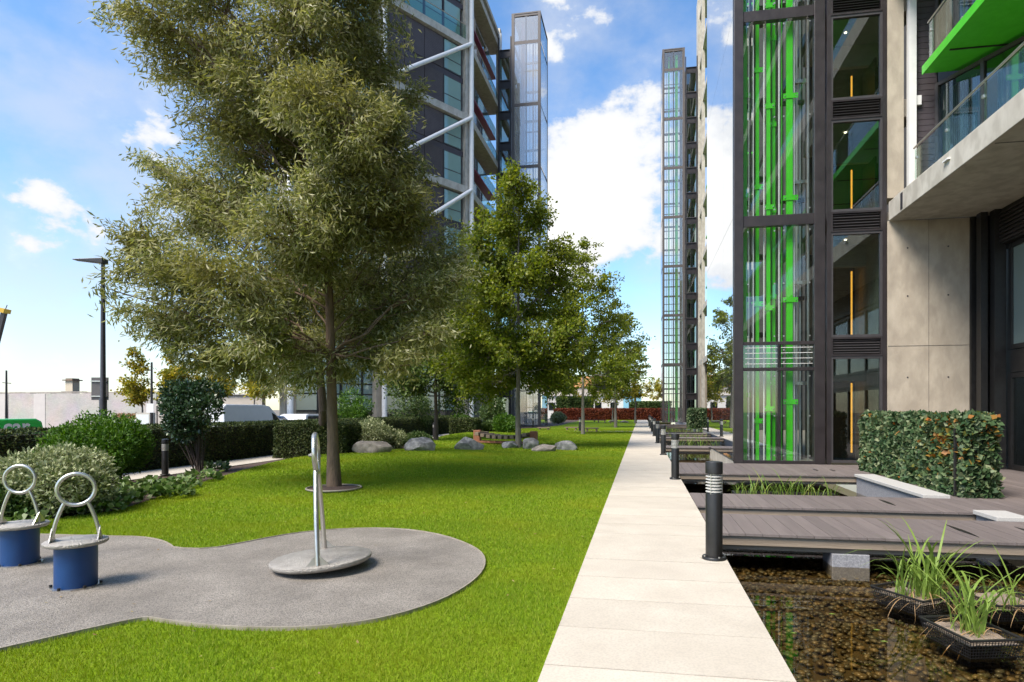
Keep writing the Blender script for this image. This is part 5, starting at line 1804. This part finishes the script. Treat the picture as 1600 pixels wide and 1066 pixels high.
boulder('flat topped grey brown boulder right of the big tree trunk', 580, 716, 58, 20, M_ROCKB, 1)
boulder('angular dark grey boulder between the flat one and the third trunk', 658, 711, 46, 22, M_ROCK, 2)
boulder('sloping dark grey boulder at the left end of the log bridge', 733, 706, 42, 20, M_ROCK, 13)
boulder('low rounded boulder just left of the hornbeam trunk', 795, 701, 26, 13, M_ROCK, 4)
boulder('upright grey boulder just right of the hornbeam trunk', 828, 702, 28, 17, M_ROCK, 5)
boulder('reddish brown boulder right of the hornbeam trunk', 851, 705.5, 38, 12, M_ROCKB, 6)
boulder('smooth pale grey boulder at the right end of the boulder group', 886, 703, 38, 14, M_ROCK, 17)
boulder('small grey stone at the foot of the second trunk', 492, 724, 20, 8, M_ROCK, 8)
for k, (px, py, w_, h_) in enumerate(((958, 660.5, 16, 3), (975, 660.5, 14, 3.2))):
    boulder(['pale flat boulder on the far lawn near the red hedge', 'pale flat boulder on the far lawn nearest the path'][k], px, py, w_, h_, M_ROCKB, 20 + k)

# --- log bridge
pa, pb = G(746, 694), G(834, 697)
za = hgt(pa.x, pa.y)
lg = thing('log_bridge', 'hanging step bridge of timber blocks between two red posts behind the boulders', 'play bridge', (pa.x, pa.y, 0))
for p in (pa, pb):
    part('post', M_WOOD, lg, (p.x - .15, p.x + .15, p.y - .15, p.y + .15, 0, za + .55), bevel=.02)
dbr = (pb - pa).normalized()
nrm_ = Vector((-dbr.y, dbr.x, 0))
MB().bar(pa + Vector((0, 0, za + .06)), pb + Vector((0, 0, za + .06)), .5, .08).build('base_board', M_WOOD, lg)
for k in range(9):
    u = (k + .8) / 9.6
    p = pa.lerp(pb, u)
    z = za + .46 - .75 * u * (1 - u)
    MB().bar(p + nrm_ * -.42 + Vector((0, 0, z)), p + nrm_ * .42 + Vector((0, 0, z)), .2, .15).build('step_block', M_TIMB, lg, bevel=.015)
for s_ in (-.3, .3):
    MB().tube([pa.lerp(pb, u) + nrm_ * s_ + Vector((0, 0, za + .40 - .75 * u * (1 - u))) for u in np.linspace(0.03, .97, 14)], .015, 6).build('chain', M_BLACK, lg)

# --- benches
for (px, py, wpx, hpx, lab) in ((850, 672, 20, 4.2, 'low bench partly hidden at the foot of the left lift shaft'), (893, 672.5, 21, 5.5, 'low bench left of the middle hornbeam trunk'), (925, 675, 22, 7, 'bench just right of the middle hornbeam trunk'),
                               (920, 662, 26, 3.2, 'dark low bench on the far lawn'), (940, 663, 15, 4.5, 'small bench on the far lawn, left of the pale boulders'), (958, 663, 12, 4.2, 'small bench on the far lawn before the pale boulders')):
    p = G(px, py)
    c_, s_ = math.cos(TH), math.sin(TH)
    dd = -p.x * s_ + p.y * c_
    w_, h_ = wpx * dd / F, hpx * dd / F
    z = hgt(p.x, p.y) - .02
    bn = thing('bench', lab, 'bench', (p.x, p.y, z), group='low benches on the lawn')
    part('seat', M_TIMB, bn, (p.x - w_ / 2, p.x + w_ / 2, p.y - .22, p.y + .22, z + h_ - .07, z + h_), bevel=.01)
    for s2_ in (-1, 1):
        x = p.x + s2_ * w_ * .33
        part('leg', M_TIMB, bn, (x - .05, x + .05, p.y - .18, p.y + .18, z, z + h_ - .07))
for (px, py, r) in ((522, 768, .48),):
    p = G(px, py)
    z = hgt(p.x, p.y)
    q = MB().lathe((p.x, p.y, z - .03), [(r, 0), (r, .025), (r * .9, .038), (r * .3, .06)], 36)
    finish(q.build('tree_pit', M_MULCH, smooth=True), kind='structure')
    rg = [(p.x + r * 1.02 * math.cos(a), p.y + r * 1.02 * math.sin(a), z + .006) for a in np.linspace(0, 2 * PI, 41)[:-1]]
    finish(MB().tube(rg, .018, 6, closed=True).build('tree_pit_edge', M_EDGE, smooth=True), kind='structure')

# --- street lamp with a sign seen from behind
pl_ = P(161, 660, 16.0)
sl = thing('street_lamp', 'tall dark street lamp with a flat wedge head behind the hedge', 'street lamp', (pl_.x, pl_.y, STREET + .1))
ptop = 5.5
MB().tube([(pl_.x, pl_.y, STREET + .1), (pl_.x, pl_.y, 1.8), (pl_.x, pl_.y, 1.85), (pl_.x, pl_.y, ptop)], [.088, .088, .066, .045], 16).build('pole', M_STEEL, sl, smooth=True)
hv = Vector((-math.cos(TH), -math.sin(TH), 0))
hd = MB()
e0, e1 = Vector((pl_.x, pl_.y, 0)) - hv * .06, Vector((pl_.x, pl_.y, 0)) + hv * .74
side_ = Vector((-hv.y, hv.x, 0))
vs_ = []
for (p, w_, z0, z1) in ((e0, .12, 5.36, 5.50), (e1, .10, 5.455, 5.475)):
    for (s_, z) in ((-1, z0), (1, z0), (1, z1), (-1, z1)):
        q = p + side_ * s_ * w_
        vs_.append((q.x, q.y, z))
hd.add(vs_, [(0, 1, 2, 3), (7, 6, 5, 4), (0, 4, 5, 1), (1, 5, 6, 2), (2, 6, 7, 3), (3, 7, 4, 0)])
hd.build('lamp_head', M_STEEL, sl, bevel=.01)
sg = thing('road_sign', 'grey back of a square road sign clamped to the street lamp', 'sign', (pl_.x, pl_.y, 1.78))
p0, p1 = P(143, 640, 16.14), P(169.5, 640, 16.14)
MB().bar((p0.x, p0.y, 2.08), (p1.x, p1.y, 2.08), .015, .60).build('plate', mat('sign_back', (.07, .065, .065), (.11, .10, .10), rough=.5), sg)
for z in (1.88, 2.28): MB().bar((p0.x, p0.y - .025, z), (p1.x, p1.y - .025, z), .03, .03).build('bracket', M_INOX, sg)
# second pole with a white plate
p = P(237, 640, 26)
sp2 = thing('sign_post', 'thin dark post carrying a blank white plate in front of the far wall', 'sign post', (p.x, p.y, STREET))
MB().tube([(p.x, p.y, STREET), (p.x, p.y, 3.55)], [.06, .04], 10).build('pole', M_STEEL, sp2, smooth=True)
part('plate', M_WHITE, sp2, (p.x - .17, p.x + .17, p.y - .09, p.y - .075, 1.40, 1.78))
p = P(10, 640, 40)
sp3 = thing('lamp_post', 'thin dark pole standing by the brick wall at far left', 'post', (p.x, p.y, STREET))
MB().tube([(p.x, p.y, STREET), (p.x, p.y, 4.1)], [.09, .05], 10).build('pole', M_STEEL, sp3, smooth=True)
MB().tube([(p.x - .3, p.y, 3.3), (p.x + .35, p.y, 3.25)], .03, 6).build('arm', M_STEEL, sp3)
p = P(223, 660, 34)
cbx = thing('street_cabinet', 'pale street cabinet with a faded poster beside the yellow green tree', 'cabinet', (p.x, p.y, STREET))
part('body', M_CONC2, cbx, (p.x - .45, p.x + .45, p.y, p.y + .4, STREET, 1.35))
part('poster', mat('faded_poster', (.55, .60, .60), (.70, .72, .68), scale=8, rough=.7), cbx, (p.x - .4, p.x + .4, p.y - .012, p.y - .003, .2, 1.25))
# white low parapet with planting near the cabinet
p = P(200, 652, 36)
pr = thing('parapet_planter', 'white low planter wall with brownish planting across the street', 'planter', (p.x, p.y, STREET))
part('wall', M_WHITE, pr, (p.x - 1.0, p.x + 1.0, p.y, p.y + .3, STREET, .95))
gpl = np.random.default_rng(5)
pos = np.stack([gpl.uniform(p.x - 1, p.x + 1, 700), gpl.uniform(p.y, p.y + .3, 700), gpl.uniform(.9, 1.25, 700)], 1)
link_mesh('planting', poly_mesh('planting', leaf_quads(gpl, pos, gpl.normal(size=(700, 3)) + np.array([0, 0, .6]), .16, .05) - np.array((p.x, p.y, STREET)), 4), m_straw, pr)

# --- mobile crane far away at the left edge
c0, c1 = P(-30, 640, 95), P(7, 487, 95)
cr = thing('mobile_crane', 'dark crane boom with a yellow head rising at the left edge', 'crane', (c0.x, c0.y, STREET))
m_yel = mat('crane_yellow', (.55, .34, .02), (.62, .40, .04), rough=.5)
part('carrier', m_yel, cr, (c0.x - 5, c0.x + 2, c0.y - 1.3, c0.y + 1.3, .7, 2.4))
for k in range(4):
    MB().tube([(c0.x - 4.4 + k * 1.8, c0.y - 1.4, .35), (c0.x - 4.4 + k * 1.8, c0.y - .9, .35)], .65, 16).build('wheel', M_BLACK, cr)
c0.z = 2.3
MB().bar(c0, c0.lerp(c1, .5), .75, .85).build('boom', M_STEEL, cr)
MB().bar(c0.lerp(c1, .45), c1, .55, .65).build('boom', M_STEEL, cr)
MB().bar(c0.lerp(c1, .985), c0.lerp(c1, 1.03), 1.3, .9).build('boom_head', m_yel, cr)
MB().tube([c1, c1 + Vector((.5, 0, 1.0))], .06, 5).build('mast', M_STEEL, cr)


# --- vehicles on the street (they drive along +Y; their flank faces the garden)
def vehicle(name, label, cat, x, y, L_, W_, H_, paint, prof, glass_from, rz=0, group=None, rail=None):
    """prof: side outline (along, up) as fractions of length and height, going round; front is +"""
    t_ = thing(name, label, cat, (x, y, STREET), rz, group)
    ORG[t_] = Vector((0, 0, 0))
    n_ = len(prof)
    q = MB()
    for s_ in (-1, 1):
        for (u, v) in prof:
            tuck = .10 * max(0, v - .55) / .45
            q.v.append((s_ * (W_ / 2 - tuck), (u - .5) * L_, v * H_))
    q.f.append(tuple(range(n_)))
    q.f.append(tuple(range(2 * n_ - 1, n_ - 1, -1)))
    for i in range(n_):
        j = (i + 1) % n_
        q.f.append((i, n_ + i, n_ + j, j))
    body = q.build('body', paint, t_, bevel=.05)
    for u in (.19, .80):
        for s_ in (-1, 1):
            w_ = MB().tube([(s_ * (W_ / 2 - .20), (u - .5) * L_, .32), (s_ * (W_ / 2 + .01), (u - .5) * L_, .32)], .32, 20).build('wheel', M_PLANT, t_, smooth=True)
            MB().tube([(s_ * (W_ / 2 + .005), (u - .5) * L_, .32), (s_ * (W_ / 2 + .02), (u - .5) * L_, .32)], .2, 14).build('rim', M_INOX, w_)
    for gl_ in glass_from:
        for s_ in (-1, 1):
            g_ = MB()
            pts = []
            for (u, v) in gl_:
                tuck = .10 * max(0, v - .55) / .45
                pts.append((s_ * (W_ / 2 - tuck + .008), (u - .5) * L_, v * H_))
            pts2 = [(p[0] - s_ * .03, p[1], p[2]) for p in pts]
            m_ = len(pts)
            g_.add(pts + pts2, [tuple(range(m_)), tuple(range(2 * m_ - 1, m_ - 1, -1))] + [(i, m_ + i, m_ + (i + 1) % m_, (i + 1) % m_) for i in range(m_)])
            g_.build('side_window', M_GLCAR, t_)
    return t_


M_GLCAR = glass('car_glass', (.2, .22, .22), 1.5, boost=.05, body=(.03, .035, .04), bodyfac=.8)
m_pg = mat('green_car_paint', (.02, .42, .06), (.025, .46, .07), rough=.25, coat=.6)
m_pw = mat('white_car_paint', (.66, .67, .68), (.72, .73, .74), rough=.25, coat=.6)
m_pb = mat('blue_car_paint', (.10, .22, .42), (.12, .25, .46), rough=.25, coat=.6)
VAN = [(.0, .12), (.0, .55), (.015, .95), (.05, 1.0), (.55, 1.0), (.66, .97), (.80, .66), (.97, .54), (1.0, .42), (1.0, .12)]
vg = P(10, 640, 16.5)
gv_ = vehicle('parked_van', 'bright green van lettered in white, its roof showing over the hedge at far left', 'van', vg.x - .3, vg.y - 1.45, 4.2, 1.75, 1.58, m_pg,
              [(.0, .12), (.0, .30), (.10, .48), (.20, .64), (.36, .97), (.42, 1.0), (.95, 1.0), (.985, .95), (1.0, .55), (1.0, .12)], [((.24, .64), (.37, .93), (.50, .93), (.50, .64))], group='vehicles on the street')
cu = bpy.data.curves.new('lettering', 'FONT')
cu.body = 'car'
cu.size = .56
cu.extrude = .004
cu.offset = .012
to = bpy.data.objects.new('lettering_source', cu)
C.objects.link(to)
me_ = bpy.data.meshes.new_from_object(to.evaluated_get(bpy.context.evaluated_depsgraph_get()))
bpy.data.objects.remove(to)
me_.materials.clear()
me_.materials.append(M_WHITE)
tx = bpy.data.objects.new('lettering', me_)
C.objects.link(tx)
tx.parent = gv_
tx.location = (1.75 / 2 - .040, .95, 1.19)
tx.rotation_euler = (R(82), R(0), R(90))
wv = P(352, 640, 29.0)
vehicle('parked_van', 'tall white panel van behind the small glossy tree', 'van', wv.x - .9, wv.y + 2.6, 5.6, 2.0, 2.08, m_pw, VAN, [((.70, .58), (.685, .80), (.745, .74), (.81, .58))], group='vehicles on the street')
bc = P(426, 640, 34)
vehicle('parked_car', 'pale blue car seen over the hedge, right of the white van', 'car', bc.x, bc.y, 4.1, 1.75, 1.5, m_pb, [(0, .15), (0, .5), (.03, .68), (.14, .97), (.25, 1.0), (.48, .98), (.68, .64), (.96, .52), (1, .4), (1, .15)],
        [((.08, .66), (.16, .92), (.40, .92), (.40, .66)), ((.42, .66), (.42, .92), (.48, .91), (.63, .66))], group='vehicles on the street')
wc2 = P(466, 640, 35)
vehicle('parked_car', 'white estate car parked beyond the blue car, half hidden by the tree trunks', 'car', wc2.x, wc2.y + 1.5, 4.6, 1.8, 1.58, m_pw, [(0, .15), (0, .5), (.02, .68), (.06, .96), (.12, 1.0), (.52, .98), (.72, .64), (.96, .54), (1, .4), (1, .15)],
        [((.06, .66), (.10, .92), (.42, .92), (.42, .66)), ((.44, .66), (.44, .92), (.52, .91), (.67, .66))], group='vehicles on the street')
